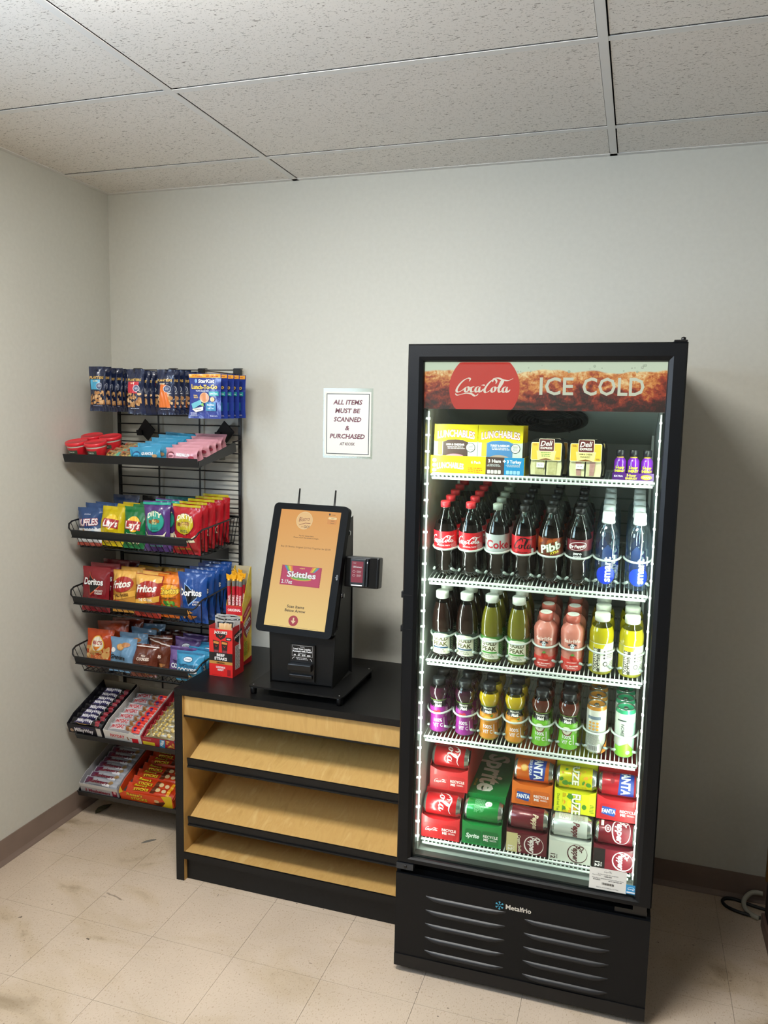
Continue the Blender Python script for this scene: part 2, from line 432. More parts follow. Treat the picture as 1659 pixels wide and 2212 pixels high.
# ceiling
deck = slab('ceiling', (-.1, Y1, H+.06), (X1, .1, H+.12), M('#15171a', .9))
def ceil_mat():
    m, N, L, b = new_mat('mineral fibre tile'); t = N.new('ShaderNodeNewGeometry')
    def fl_(sc, st, lo, hi, col, rz):
        mp = N.new('ShaderNodeMapping'); mp.inputs['Scale'].default_value = st; mp.inputs['Rotation'].default_value = (0, 0, rz)
        n = N.new('ShaderNodeTexNoise'); n.inputs['Scale'].default_value = sc; n.inputs['Detail'].default_value = 2.5; n.inputs['Distortion'].default_value = .6
        r = N.new('ShaderNodeValToRGB'); e = r.color_ramp.elements; e[0].position, e[0].color = lo, lin(col); e[1].position, e[1].color = hi, (1, 1, 1, 1)
        L.new(t.outputs['Position'], mp.inputs[0]); L.new(mp.outputs[0], n.inputs['Vector']); L.new(n.outputs['Fac'], r.inputs[0]); return r.outputs[0]
    a = fl_(150, (.5, 1.3, 1), .32, .37, '#b2afab', .5); c = fl_(260, (.7, 1.2, 1), .33, .37, '#b5b2ae', -.4)
    x = N.new('ShaderNodeMix'); x.data_type = 'RGBA'; x.blend_type = 'MULTIPLY'; x.inputs[0].default_value = 1; L.new(a, x.inputs[6]); L.new(c, x.inputs[7])
    y = N.new('ShaderNodeMix'); y.data_type = 'RGBA'; y.blend_type = 'MULTIPLY'; y.inputs[0].default_value = 1; y.inputs[6].default_value = lin('#e6e1da'); L.new(x.outputs[2], y.inputs[7])
    L.new(y.outputs[2], b.inputs['Base Color']); b.inputs['Roughness'].default_value = .9; b.inputs['Specular IOR Level'].default_value = .1
    return m
ct_m = ceil_mat(); tee_m = M('#dedcd8', .5)
cx = [0, TA, TA+1.22, TA+2.44, X1]; cy = [0] + [-TR-.61*i for i in range(8)]
for i in range(4):
    for j in range(len(cy)-1):
        if i == 1 and j == 3: continue
        if cy[j] < -3.6: continue
        mb = MB(); g = .0135
        x0 = cx[i]+(g if i == 0 else g+.0015); x1 = cx[i+1]-(g if i < 3 else 0)
        y1 = cy[j]-(g+.0045 if j else g+.002); y0 = cy[j+1]+g-.002
        if i == 3: x1 = X1
        mb.box((x0+(.001 if i else .003), max(y0, Y1), H+.001), (x1, y1, H+.018), ct_m); obj('ceiling_tile', mb, deck)
def tee(a, b): mb = MB(); mb.box(a, b, tee_m); obj('grid_tee', mb, deck)
for x in cx[1:4]: tee((x-.012, Y1, H-.0015), (x+.012, 0, H+.0009))
for y in cy[1:]:
    for i in range(4): tee((cx[i]+(.0121 if i else 0), max(y, Y1)-.012, H-.001), (cx[i+1]-(.0121 if i < 3 else 0), max(y, Y1)+.012, H+.0008))
mb = MB(); mb.box((0, -.022, H-.0015), (X1, -.0003, H+.0009), tee_m); struct(obj('trim_1', mb))
mb = MB(); mb.box((.0003, Y1, H-.0015), (.022, -.023, H+.0009), tee_m); struct(obj('trim_2', mb))
# recessed light panel (outside the frame above the camera)
lt = thing('ceiling_light', 'white rectangular light panel recessed in the ceiling grid before the camera', 'light', None, (TA+.61, cy[3]-.305, H))
mb = MB()
for a, b in (((-.6, -.297, .0), (-.575, .297, .02)), ((.575, -.297, 0), (.6, .297, .02)), ((-.575, -.297, 0), (.575, -.275, .02)), ((-.575, .275, 0), (.575, .297, .02))): mb.box(a, b, tee_m)
obj('light_frame', mb, lt)
pm, N, L, b = new_mat('light diffuser'); b.inputs['Emission Color'].default_value = (1.0, .975, .92, 1); b.inputs['Emission Strength'].default_value = PANEL_POWER
mb = MB(); mb.box((-.574, -.274, .006), (.574, .274, .012), M('#e8e8e4', .5)); obj('light_housing', mb, lt)
mb = MB(); mb.box((-.565, -.262, -.048), (.34, .20, .0055), pm, None, .02); obj('diffuser', mb, lt)
# added bluish fill panel on the left wall, out of view, to brighten the ceiling
wm_, N, L, b = new_mat('added fill glow'); b.inputs['Emission Color'].default_value = (.60, .78, 1.0, 1); b.inputs['Emission Strength'].default_value = FILL_POWER
mb = MB(); mb.box((.0005, -3.3, 1.35), (.004, -2.0, 2.35), wm_); wn = struct(obj('fill_panel_1', mb))
mb = MB()
for a, b_ in (((.0005, -3.36, 1.29), (.03, -1.94, 1.349)), ((.0005, -3.36, 2.351), (.03, -1.94, 2.41)), ((.0005, -3.36, 1.349), (.03, -3.301, 2.351)), ((.0005, -1.999, 1.349), (.03, -1.94, 2.351))): mb.box(a, b_, tee_m)
obj('fill_panel_frame', mb, wn)  # surround made up to go with the added fill panel

# ------------------------------------------------------------------ COUNTER
blk = noise_mat('black laminate', [(.35, '#0e0e0e'), (.7, '#131313')], 90, .36, .02, space='object', spec=.28)
maple = noise_mat('maple laminate', [(.25, '#b08a4e'), (.45, '#c09a5c'), (.55, '#bb9457'), (.75, '#caa76b')], 5.5, .42, .0, stretch=(7, 2.2, 1.2), detail=7, dist=.4, spec=.35)
CX0, CX1, CF, CT = .682, 1.585, -.592, .749
cu = thing('display_counter', 'black and maple retail counter with two slanted shelves, empty, beside the cooler', 'counter', None, (CX0, CF, 0))
def cb(name, boxes, label=None):
    mb = MB()
    for a, b, m in boxes: mb.box((a[0]-CX0, a[1]-CF, a[2]), (b[0]-CX0, b[1]-CF, b[2]), m)
    return obj(name, mb, cu, label)
cb('counter_top', [((CX0, CF, CT-.024), (CX1, -.012, CT), blk)])
cb('side_panel', [((CX0, CF, 0), (CX0+.012, -.02, CT-.0245), blk), ((CX0+.012, CF, 0.001), (CX0+.032, CF+.003, CT-.0245), blk), ((CX0+.0121, CF+.0031, 0.001), (CX0+.033, -.02, CT-.0245), maple)])
cb('side_panel', [((CX1-.02, CF, 0), (CX1, -.02, CT-.0245), blk), ((CX1-.033, CF+.002, 0.001), (CX1-.0201, -.02, CT-.0245), maple)])
cb('back_panel', [((CX0+.033, -.04, .1), (CX1-.033, -.022, CT-.0245), maple)])
cb('fascia', [((CX0+.034, CF+.012, .648), (CX1-.034, CF+.028, CT-.025), maple), ((CX0+.034, CF+.009, .642), (CX1-.034, CF+.03, .648), blk)])
def slant(z0, y0, name='slanted_shelf', dy=.40, rise=.155):
    mb = MB(); a = math.atan2(rise, dy)
    T = Matrix.Translation((0, y0-CF, z0)) @ Matrix.Rotation(a, 4, 'X')
    mb.box((.052, 0, -.014), (CX1-CX0-.034, math.hypot(dy, rise), 0), maple, T)
    s_ = obj(name, mb, cu)
    mb = MB(); T = Matrix.Translation((0, y0-CF, z0)) @ Matrix.Rotation(.18, 4, 'X')
    mb.box((.047, -.006, -.027), (CX1-CX0-.034, -.0005, .006), blk, T)
    mb.box((.047, -.0105, -.03), (CX1-CX0-.034, -.0062, -.024), blk, T); obj('edge_strip', mb, s_)
slant(.480, CF+.012); slant(.252, CF+.012)
cb('bottom_shelf', [((CX0+.034, CF+.004, .100), (CX1-.034, -.042, .116), maple), ((CX0+.034, CF-.004, .092), (CX1-.034, CF+.0035, .117), blk)])
cb('kick_board', [((CX0+.034, CF+.02, .001), (CX1-.034, CF+.035, .0995), blk)])

# ------------------------------------------------------------------ WALL SIGN
sg = thing('paper_sign', 'laminated white paper sign with maroon lettering taped on the back wall above the kiosk', 'sign', None, (1.126, -.0005, 1.582))
mb = MB(); mb.box((-.107, -.0012, -.003), (.107, 0, .28), clear('#f4f6f0', .8, 'laminate', .15)); obj('laminate_sleeve', mb, sg)
mb = MB(); mb.box((-.1, -.0024, .006), (.1, -.0013, .266), M('#ececdf', .6))
s_ = Sheet(20, 26)
s_.rect(.75, .75, 19.25, 25.2, '#1d1d1a').rect(1.05, 1.05, 18.95, 24.9, '#ececdf')
for t, y, wd, h in (('ALL ITEMS', 21.8, 12.4, 1.85), ('MUST BE', 18.4, 10.6, 1.85), ('SCANNED', 14.9, 11.8, 1.85), ('&', 11.5, 1.9, 1.85), ('PURCHASED', 8.1, 15, 1.85)):
    s_.text(t, 10, y, h, '#6a2230', w=wd, bold=.032, shear=.2)
s_.text('AT KIOSK', 10, 5.0, 1.2, '#5c2a26', w=6.6, bold=.028, shear=.2)
mb.sheet(s_, flat_front(-.1, -.0025, .006), base=.0001, step=.00006); obj('paper_sheet', mb, sg)

# ------------------------------------------------------------------ KIOSK
kb = M('#0f0f0f', .45, spec=.25); kb2 = M('#0c0c0d', .3); kbez = M('#08090a', .5, spec=.1)
KX, KY, KZ = 1.118, -.423, CT
ks = thing('self_checkout_kiosk', 'black self-service checkout kiosk with lit portrait screen standing on the counter', 'kiosk', None, (KX, KY, KZ))
def K(x, y, z): return (x-KX, y-KY, z-KZ)
mb = MB(); T = Matrix.Translation(K(1.143, -.378, 0))
pl = [(.178*sx if abs(sx) == 1 else sx, 0) for sx in (1,)]
s2 = Sheet(1, 1).rrect(-18.2, -17.4, 18.2, 17.4, 1.6, 'x'); pts = []
r = .016; 
for ccx, ccy, a0 in ((.182-r, -.174+r, -90), (.182-r, .174-r, 0), (-.182+r, .174-r, 90), (-.182+r, -.174+r, 180)):
    for i in range(5): a = math.radians(a0+22.5*i); pts.append((ccx+r*math.cos(a), ccy+r*math.sin(a)))
mb.prism(pts, 'z', .776, .782, kb, T); obj('base_plate', mb, ks)
for sx in (-1, 1):
    for sy in (-1, 1):
        mb = MB(); q = K(1.143+sx*.166, -.378+sy*.158, 0)
        mb.lathe([(.011, CT), (.012, CT+.02), (.012, .776)], kb2, 12, Matrix.Translation(q)); obj('foot', mb, ks)
        mb = MB(); mb.lathe([(.0035, .782), (.003, .7838), (0, .7841)], M('#8d8d8d', .3, .9), 8, Matrix.Translation(q)); obj('screw', mb, ks)
# body: side profile in y,z
tilt = .3155; tn = math.tan(tilt)
def sy_(z): return -.423+(z-1.197)*tn
bodyp = [(-.48, .7825), (-.285, .7825), (-.278, 1.375), (sy_(1.375)+.03, 1.375), (sy_(1.0)+.03, 1.0), (-.48, .985)]
mb = MB(); Tb = Matrix.Rotation(.035, 4, 'Z')
Tk = Matrix.Translation((1.137-KX, -.38-KY, 0)) @ Tb @ Matrix.Translation((-1.137, .38, -KZ))
mb.prism([(a, b) for a, b in bodyp], 'x', 1.018, 1.256, kb, Tk); 
o = obj('body', mb, ks); bv = o.modifiers.new('b', 'BEVEL'); bv.width = .008; bv.segments = 3; bv.limit_method = 'ANGLE'
Ts = Matrix.Translation(K(1.118, -.423, 1.197)) @ Matrix.Rotation(-.0526, 4, 'Z') @ Matrix.Rotation(-tilt, 4, 'X')   # local x right, z up along the screen, -y out
pts = []; r = .018; bw, bh = .1515, .239
for ccx, ccy, a0 in ((bw-r, -bh+r, -90), (bw-r, bh-r, 0), (-bw+r, bh-r, 90), (-bw+r, -bh+r, 180)):
    for i in range(6): a = math.radians(a0+18*i); pts.append((ccx+r*math.cos(a)-.002, ccy+r*math.sin(a)))
mb = MB(); mb.prism(pts, 'y', -.004, .024, kbez, Ts); obj('screen_bezel', mb, ks)
dm, N, L, b = new_mat('lit kiosk screen'); tcn = N.new('ShaderNodeTexCoord'); sp = N.new('ShaderNodeSeparateXYZ'); rp = N.new('ShaderNodeValToRGB')
e = rp.color_ramp.elements; e[0].position, e[0].color = .0, lin('#f7d480'); e[1].position, e[1].color = 1, lin('#eba350')
x = e.new(.5); x.color = lin('#eeb768')
L.new(tcn.outputs['Generated'], sp.inputs[0]); L.new(sp.outputs['Z'], rp.inputs[0]); L.new(rp.outputs[0], b.inputs['Emission Color']); b.inputs['Emission Strength'].default_value = .82
b.inputs['Base Color'].default_value = (.01, .01, .01, 1); b.inputs['Roughness'].default_value = .4; b.inputs['Specular IOR Level'].default_value = .15
mb = MB(); DW, DH = .2425, .431; mb.box((-DW/2, -.0046, -DH/2), (DW/2, -.0041, DH/2), dm, Ts)
E = lambda c: M(c, emit=.8)
s_ = Sheet(24.25, 43.1); ox, oy = 12.12, 21.55
def SX(a): return ox+a*103
def SY(b_): return oy+b_*103
s_.ell(SX(-.02), SY(.172), 3.3, 3.3, E('#f8d9a0'), 32); s_.ell(SX(-.02), SY(.172), 3.1, 3.1, E('#f6c885'), 32)
s_.text('Bistro', SX(-.02), SY(.178), 1.7, E('#8a3d2a'), w=4.3, bold=.0, shear=.25, rot=.12)
s_.line([(SX(-.038), SY(.155)), (SX(-.015), SY(.163)), (SX(.005), SY(.163))], .18, E('#8a3d2a'))
s_.text('GO!', SX(-.008), SY(.150), 1.0, E('#4a2c20'), w=2.4, bold=.01); s_.text('to', SX(-.026), SY(.150), .5, E('#8a3d2a'))
s_.text('Pay for items here.', SX(-.003), SY(.117), .48, E('#6b4a28'), w=6.0); s_.text('Please touch the screen to begin.', SX(-.003), SY(.110), .48, E('#6b4a28'), w=10.2)
s_.text('Buy (2) Skittles Original (2.17oz) Together for $3.00', SX(0), SY(.075), .6, E('#5d4020'), w=20.0, bold=.004)
# the packet shown on the screen
z0, z1 = SY(-.062), SY(.008); xa, xb = SX(-.081), SX(.076)
n = 22; edge = [(xa+(.12 if i % 2 else 0), z0+(z1-z0)*i/n) for i in range(n+1)]; edge2 = [(xb-(.12 if i % 2 else 0), z0+(z1-z0)*i/n) for i in range(n+1)]
s_.poly(edge2+edge[::-1], E('#b2204a')); s_.rect(xa+.5, z0+.2, xb-.5, z1-.15, E('#c6305c'))
for i, c_ in enumerate(('#4a8ac8', '#7ec24a', '#f0d030', '#f09030')):
    s_.poly([(xa+1.0+i*.8, z1-.15), (xa+1.8+i*.8, z1-.15), (xa+3.4+i*.5, z1-2.6), (xa+2.9+i*.5, z1-2.6)], E(c_))
    s_.poly([(xb-1.0-i*.7, z1-.15), (xb-1.7-i*.7, z1-.15), (xb-3.2-i*.5, z1-2.0), (xb-2.8-i*.5, z1-2.0)], E(c_))
s_.ell(SX(0), SY(-.036), 4.2, .8, E('#e8b030'), 16); s_.ell(SX(0), SY(-.033), 4.0, .8, E('#6ab84a'), 16)
s_.text('Skittles', SX(0), SY(-.022), 2.15, E('#ffffff'), w=11.6, bold=.03, out=(E('#7a1430'), .03)); s_.text('original', SX(0), SY(.001), .5, E('#ffe080'))
s_.text('2.17oz', SX(-.053), SY(-.050), 1.35, E('#ffffff'), w=4.4, bold=.02, out=(E('#4a1428'), .02))
s_.text('Scan Items', SX(-.004), SY(-.135), 1.05, E('#2a2014'), w=6.9, bold=.02); s_.text('Below Arrow', SX(-.004), SY(-.149), 1.05, E('#2a2014'), w=8.2, bold=.02)
s_.ell(SX(-.005), SY(-.184), 1.9, 1.9, E('#b02434'), 28)
ax, ay = SX(-.005), SY(-.184); s_.rect(ax-.28, ay-.1, ax+.28, ay+1.1, E('#f6d8a8')); s_.poly([(ax-.95, ay+.0), (ax, ay-1.1), (ax+.95, ay+.0)], E('#f6d8a8'))
s_.rrect(SX(.07), SY(.165), SX(.106), SY(.192), .3, E('#e59a4a')); s_.rrect(SX(.072), SY(.182), SX(.105), SY(.19), .35, E('#ffe0a0'))
for y_, t in ((.199, 'Language'), (.186, 'English'), (.177, 'Espanol'), (.169, 'Francais')): s_.text(t, SX(.09), SY(y_), .32, E('#5d4020'), maxw=2.6)
s_.rect(SX(.073), SY(.196), SX(.079), SY(.203), E('#4a2c14')); s_.lines(.4, .25, 23.8, .5, 1, E('#8a7040'), 3, .06)
mb.sheet(s_, flat_front(-DW/2, -.0047, -DH/2, Ts), base=.0001, step=.00004); obj('display', mb, ks, 'lit orange portrait display')
mb = MB(); s_ = Sheet(3, 2); s_.text('elo', 1.0, 1, 1.0, '#7c7f82', w=1.9, bold=.02, rot=PI/2); mb.sheet(s_, flat_front(.128, -.0045, -.03, Ts), base=.0003); obj('logo', mb, ks)
for ax_ in (-.067, .080):
    mb = MB(); mb.tube([Ts @ Vector((ax_, .02, .2)), Ts @ Vector((ax_, .02, .225)), Ts @ Vector((ax_, .012, .30))], [.0045, .0042, .0032], kb2, 8); obj('antenna', mb, ks)
for zz, yy in ((1.325, -.335), (1.105, -.40)):
    mb = MB(); Tl = Tk @ Matrix.Translation((1.256, yy, zz)) @ Matrix.Rotation(PI/2, 4, 'Y')
    mb.lathe([(.0105, 0), (.0105, .004), (.008, .011), (.0045, .0115), (0, .0115)], M('#9a9a9c', .22, 1.), 14, Tl); obj('lock', mb, ks, 'chrome cam lock')
mb = MB(); mb.box((1.098, -.4905, .80), (1.19, -.4805, .935), kb2, Tk); mb.box((1.094, -.512, .842), (1.184, -.4906, .868), kb2, Tk, .004); mb.box((1.096, -.500, .812), (1.184, -.4906, .826), kb2, Tk, .003)
s_ = Sheet(9, 6.8)
for a, b in (((.5, 2.6), (8.4, 2.68)), ((.5, 6.5), (8.4, 6.58))): s_.rect(a[0], a[1], b[0], b[1], '#b8b8b8')
s_.rect(.5, 2.6, .58, 6.58, '#b8b8b8').rect(8.32, 2.6, 8.4, 6.58, '#b8b8b8')
s_.text('Need to', 4.4, 6.1, .35, '#d8d8d8').text('Load Your Loyalty', 4.4, 5.35, .62, '#f2f2f2', w=6.6, bold=.03).text('Account with Cash?', 4.4, 4.5, .62, '#f2f2f2', w=7.4, bold=.03)
s_.text('This kiosk accepts', 4.4, 3.7, .3, '#d8d8d8').text('$1   $5   $10   $20', 4.4, 3.1, .5, '#f2f2f2', w=6.4, bold=.03)
s_.lines(1.8, 1.3, 7.2, 2.3, 2, '#c8c8c8', 1); s_.line([(.6, 1.4), (1.0, 2.0), (1.5, 2.2)], .14, '#f2f2f2').line([(8.2, 1.0), (7.9, 1.7), (7.4, 1.9)], .14, '#f2f2f2')
mb.sheet(s_, lambda u, v, o: Tk @ Vector((1.099+u, -.4906-o, .866+v)), base=.0002, step=.0001); obj('cash_acceptor', mb, ks)
mb = MB(); mb.prism([(-.06+.12*i/10, -.012*math.sin(PI*i/10)) for i in range(11)], 'y', -.4845, -.4795, kb2, Tk @ Matrix.Translation((1.13, 0, .984))); obj('scanner_window', mb, ks)
# card reader on the right side
Tr = Matrix.Translation(K(1.325, -.375, 1.192)) @ Matrix.Rotation(.02, 4, 'Z') @ Matrix.Rotation(-.12, 4, 'X')
rd = bpy.data.objects.new('card_reader', None); COL.objects.link(rd); rd.parent = ks
mb = MB(); mb.box((-.062, -.005, -.056), (.068, .045, .056), kb2, Tr, .006); mb.prism([(.035, -.012), (.060, -.005), (.068, .02), (.03, .02)], 'z', -.054, .054, kb2, Tr); obj('reader_housing', mb, rd)
mb = MB(); mb.box((-.038, -.0185, -.05), (.022, -.0055, .05), M('#1b1d1f', .3), Tr, .004); mb.box((.0235, -.0155, -.05), (.030, -.0056, .05), kb2, Tr)
s_ = Sheet(4.4, 7.6); R_ = lambda c: M(c, emit=.6)
s_.rect(0, 0, 4.4, 7.6, R_('#a83248')).text('USConnect', 2.2, 5.6, .62, R_('#ffffff'), w=3.3, bold=.05).text('TAP', 1.1, 6.9, .35, R_('#f0d0d0')).rect(.3, 6.65, 1.9, 6.69, R_('#f0d0d0')).rect(.3, 7.15, 1.9, 7.19, R_('#f0d0d0'))
for y_ in (3.9, 2.5): s_.ell(1.0, y_, .55, .42, R_('#f0c8cc'), 14).ell(1.0, y_, .42, .3, R_('#a83248'), 14).lines(1.9, y_-.45, 3.9, y_+.45, 3, R_('#f6dcdc'), int(y_))
mb.sheet(s_, flat_front(-.031, -.0187, -.036, Tr), base=.0002, step=.00005)
s_ = Sheet(4, 1); s_.rrect(0, 0, 4.2, .35, .15, M('#ffffff', emit=1.2)); mb.sheet(s_, flat_front(-.030, -.0187, -.048, Tr), base=.0003)
s_ = Sheet(1, 1); s_.ell(.3, .3, .15, .35, M('#ffffff', emit=1.2), 10); mb.sheet(s_, flat_front(.024, -.0158, .034, Tr), base=.0003)
obj('card_terminal', mb, rd, 'small payment terminal with a lit red screen')

# ------------------------------------------------------------------ COOLER
FX, FY, FYAW = 1.6018, -.786, .0124
TF = Matrix.Translation((FX, FY, 0)) @ Matrix.Rotation(FYAW, 4, 'Z')
FW, FH, FD = .7584, 1.9618, .70
fk = M('#06080b', .42, bump=.08, bscale=300, spec=.25); fkd = M('#08080a', .45, spec=.4)
liner = M('#c3c9c4', .45); white = M('#e3e8e3', .4)
fr = thing('drinks_cooler', 'tall black glass-door drinks cooler with lit red cola header', 'cooler', None, (FX, FY, 0), (0, 0, FYAW))
def fbox(name, boxes, parent=fr, label=None, bev=0):
    mb = MB()
    for a, b, m in boxes: mb.box(a, b, m, None, bev)
    return obj(name, mb, parent, label)
D0 = .052
cab = fbox('cabinet', [((0, D0, .34), (.03, FD, FH-.01), fk), ((FW-.03, D0, .34), (FW, FD, FH-.01), fk), ((.03, D0, FH-.03), (FW-.03, FD, FH-.01), fk), ((.03, FD-.02, .34), (FW-.03, FD, FH-.03), fk), ((.03, D0, .34), (FW-.03, FD-.02, .375), fkd),
    ((0, .012, .02), (.012, FD, .339), fk), ((FW-.012, .012, .02), (FW, FD, .339), fk), ((.012, FD-.012, .02), (FW-.012, FD, .339), fk), ((.012, .03, .30), (FW-.012, FD-.012, .339), fkd)])
IV = .63
fbox('liner', [((.03, D0, .3755), (.052, IV, FH-.031), liner), ((FW-.052, D0, .3755), (FW-.03, IV, FH-.031), liner), ((.052, IV-.01, .3755), (FW-.052, IV, FH-.031), M('#8f9791', .5)), ((.052, D0, .3755), (FW-.052, IV-.01, .388), M('#8c938e', .4)), ((.052, D0, FH-.05), (FW-.052, IV-.01, FH-.031), liner)])
mb = MB()
for k in range(26): mb.box((.10, IV-.016, .45+k*.043), (FW-.10, IV-.0105, .455+k*.043), M('#6f7772', .4))
o = obj('air_grille', mb, fr); o['kind'] = 'stuff'
# evaporator cover: slanted panel with a round fan guard
Tp = Matrix.Translation((FW/2, .10, 1.845)) @ Matrix.Rotation(-math.atan2(.17, .50), 4, 'X')
mb = MB(); mb.box((-FW/2+.053, 0, -.002), (FW/2-.053, .525, .004), M('#9aa29c', .4), Tp)
o = obj('evaporator_cover', mb, fr)
mb = MB(); Tg = Tp @ Matrix.Translation((-.008, .262, -.003)) @ Matrix.Rotation(PI, 4, 'X')
gm = M('#1c1f1e', .35)
mb.lathe([(.128, 0), (.128, .008), (.118, .012), (.112, .012), (.112, .004), (.112, 0)], gm, 36, Tg)
for k in range(9): rr = .012+.0115*k; mb.tube([(rr*math.cos(2*PI*i/30), rr*math.sin(2*PI*i/30), .011) for i in range(30)], .0024, gm, 4, True, Tg)
for k in range(4):
    a = PI/2*k+.6; mb.tube([(.01*math.cos(a), .01*math.sin(a), .0135), (.118*math.cos(a), .118*math.sin(a), .0135)], .003, gm, 4, False, Tg)
mb.lathe([(.025, .008), (.025, .015), (0, .016)], gm, 16, Tg); mb.lathe([(.111, .001), (0, .001)], M('#0c0d0d', .6), 24, Tg)
obj('fan_guard', mb, fr)
# base grille with pressed louvers
gp = fbox('grille_panel', [((0, 0, .062), (FW, .011, .333), fk), ((0, -.003, .022), (FW, .0115, .0615), fkd)])
mb = MB()
lv = []
for i in range(11):
    t = i/10; x = -.124+.248*t; hgt = .0095*min(1, 6*min(t, 1-t))**.5+.0005; dep = .009*min(1, 7*min(t, 1-t))**.5
    lv.append((x, hgt, dep))
vs = []
for x, hgt, dep in lv: vs += [(x, 0, .006), (x, -dep*.55, .006-hgt*.3), (x, -dep, .004-hgt*.95), (x, -dep*.25, .003-hgt)]
fs = [(4*i+k, 4*i+k+1, 4*i+k+5, 4*i+k+4) for i in range(10) for k in range(3)]
mb.add(vs, fs, M('#17181b', .42), True); mb.add([(x, -.0004, .004-hgt) for x, hgt, dep in lv]+[(x, -.0004, -.001-hgt) for x, hgt, dep in lv], [(i, i+1, 12+i, 11+i) for i in range(10)], M('#020202', .8)); lme = mb.mesh('louver')
for k in range(5):
    obj('louver', lme, gp, loc=(.222, 0, .268-.0455*k)); obj('louver', lme, gp, loc=(.527, 0, .258-.0445*k))
mb = MB(); s_ = Sheet(13, 4)
s_.text('Metalfrio', 7.9, 2.0, 1.5, '#cfc9bc', w=7.6, bold=.022)
for k in range(6):
    a = PI/3*k+PI/6; c_, q_ = math.cos(a), math.sin(a); s_.line([(2.2+.25*c_, 2+.25*q_), (2.2+1.3*c_, 2+1.3*q_)], .2, '#4aa3c0')
    for sg_ in (-.55, .55): s_.line([(2.2+.75*c_, 2+.75*q_), (2.2+.75*c_+.5*math.cos(a+sg_), 2+.75*q_+.5*math.sin(a+sg_))], .17, '#4aa3c0')
mb.sheet(s_, flat_front(.305, -.0005, .272), base=.0003); obj('maker_badge', mb, gp)
for x in (.06, FW-.06):
    mb = MB(); mb.lathe([(.018, 0), (.02, .004), (.012, .008), (.012, .021)], kb2, 12, Matrix.Translation((x, .06, 0))); obj('foot', mb, fr)
    mb = MB(); mb.lathe([(.018, 0), (.02, .004), (.012, .008), (.012, .021)], kb2, 12, Matrix.Translation((x, .62, 0))); obj('foot', mb, fr)
fbox('lock_plate', [((.001, -.002, .349), (.055, .02, .368), M('#3b3e42', .35, .6))])
mb = MB(); mb.lathe([(.005, 0), (.005, .002), (0, .0022)], kb2, 12, Matrix.Translation((.03, -.002, .359)) @ Matrix.Rotation(PI/2, 4, 'X')); obj('lock', mb, fr)
# door
dr = bpy.data.objects.new('door', None); COL.objects.link(dr); dr.parent = fr
gx0, gx1, gz0, gz1 = .047, .712, .389, 1.912; dz0, dz1 = .371, FH
mb = MB()
prof_ = [(0, .05), (0, .006), (.004, 0), (.034, 0), (.0445, .006), (.047, .012), (.047, .05)]   # distance inwards, depth
def miter(quad_):
    pass
corner = [(0, dz0, 1, 1), (FW, dz0, -1, 1), (FW, dz1, -1, -1), (0, dz1, 1, -1)]
vs = []
for (x, z, sx, sz) in corner:
    for d, v in prof_:
        ins_z = d if sz < 0 else d*(.4)
        vs.append((x+sx*d, v, z+sz*(ins_z*(dz1-gz1)/.047 if sz < 0 else d*(gz0-dz0)/.047)))
n = len(prof_); fs = []
for c_ in range(4):
    for k in range(n): a = c_*n+k; b = c_*n+(k+1) % n; e_ = ((c_+1) % 4)*n; fs.append((a, b, e_+(k+1) % n, e_+k))
mb.add(vs, fs, fk); obj('door_frame', mb, dr)
glass = clear('#f7fbf8', .8, 'door glass', .01, .018)
mb = MB(); mb.box((gx0+.0005, .014, gz0+.0005), (gx1-.0005, .018, gz1-.0005), glass); obj('glass_pane', mb, dr)
mb = MB(); im = M('#202524', .35)
for a, b in (((gx0, .0185, gz0), (gx0+.006, .048, 1.776)), ((gx1-.006, .0185, gz0), (gx1, .048, 1.776)), ((gx0+.006, .0185, gz0), (gx1-.006, .048, gz0+.006))): mb.box(a, b, im)
obj('gasket', mb, dr)
for z in (1.2235, 1.119):
    mb = MB(); mb.box((-.005, .004, z-.011), (.004, .04, z+.008), fkd, None, .001); mb.box((0, -.0015, z-.002), (.028, 0, z), fkd); obj('handle_clip', mb, dr)
mb = MB(); mb.box((FW-.036, .005, FH), (FW-.002, .05, FH+.006), kb2, None, .002); mb.lathe([(.006, 0), (.006, .01), (0, .012)], kb2, 10, Matrix.Translation((FW-.012, .02, FH+.003))); obj('hinge', mb, dr)
mb = MB(); mb.box((FW-.10, .012, .338), (FW-.01, .045, .352), kb2); mb.box((FW-.05, .008, .352), (FW-.012, .04, .3705), kb2); obj('hinge', mb, dr)
# lit header graphic
hm, N, L, b = new_mat('cola and ice print'); tc = N.new('ShaderNodeTexCoord'); sp = N.new('ShaderNodeSeparateXYZ'); L.new(tc.outputs['Generated'], sp.inputs[0])
def nz(scale, st, dist=0., det=4):
    mp = N.new('ShaderNodeMapping'); mp.inputs['Scale'].default_value = st; n_ = N.new('ShaderNodeTexNoise'); n_.inputs['Scale'].default_value = scale; n_.inputs['Detail'].default_value = det; n_.inputs['Distortion'].default_value = dist
    L.new(tc.outputs['Generated'], mp.inputs[0]); L.new(mp.outputs[0], n_.inputs['Vector']); return n_.outputs['Fac']
def mth(op, a, b_): 
    m_ = N.new('ShaderNodeMath'); m_.operation = op
    for i, q in enumerate((a, b_)):
        if isinstance(q, (int, float)): m_.inputs[i].default_value = q
        else: L.new(q, m_.inputs[i])
    return m_.outputs[0]
wav = nz(4.5, (1, 0, 0), 0, 2); big = nz(3.2, (3.2, 1, 1.1), 1.6, 6); fine = nz(14, (5, 1, 1), 1., 4)
hh = mth('ADD', sp.outputs['Z'], mth('MULTIPLY', mth('SUBTRACT', wav, .5), .42))
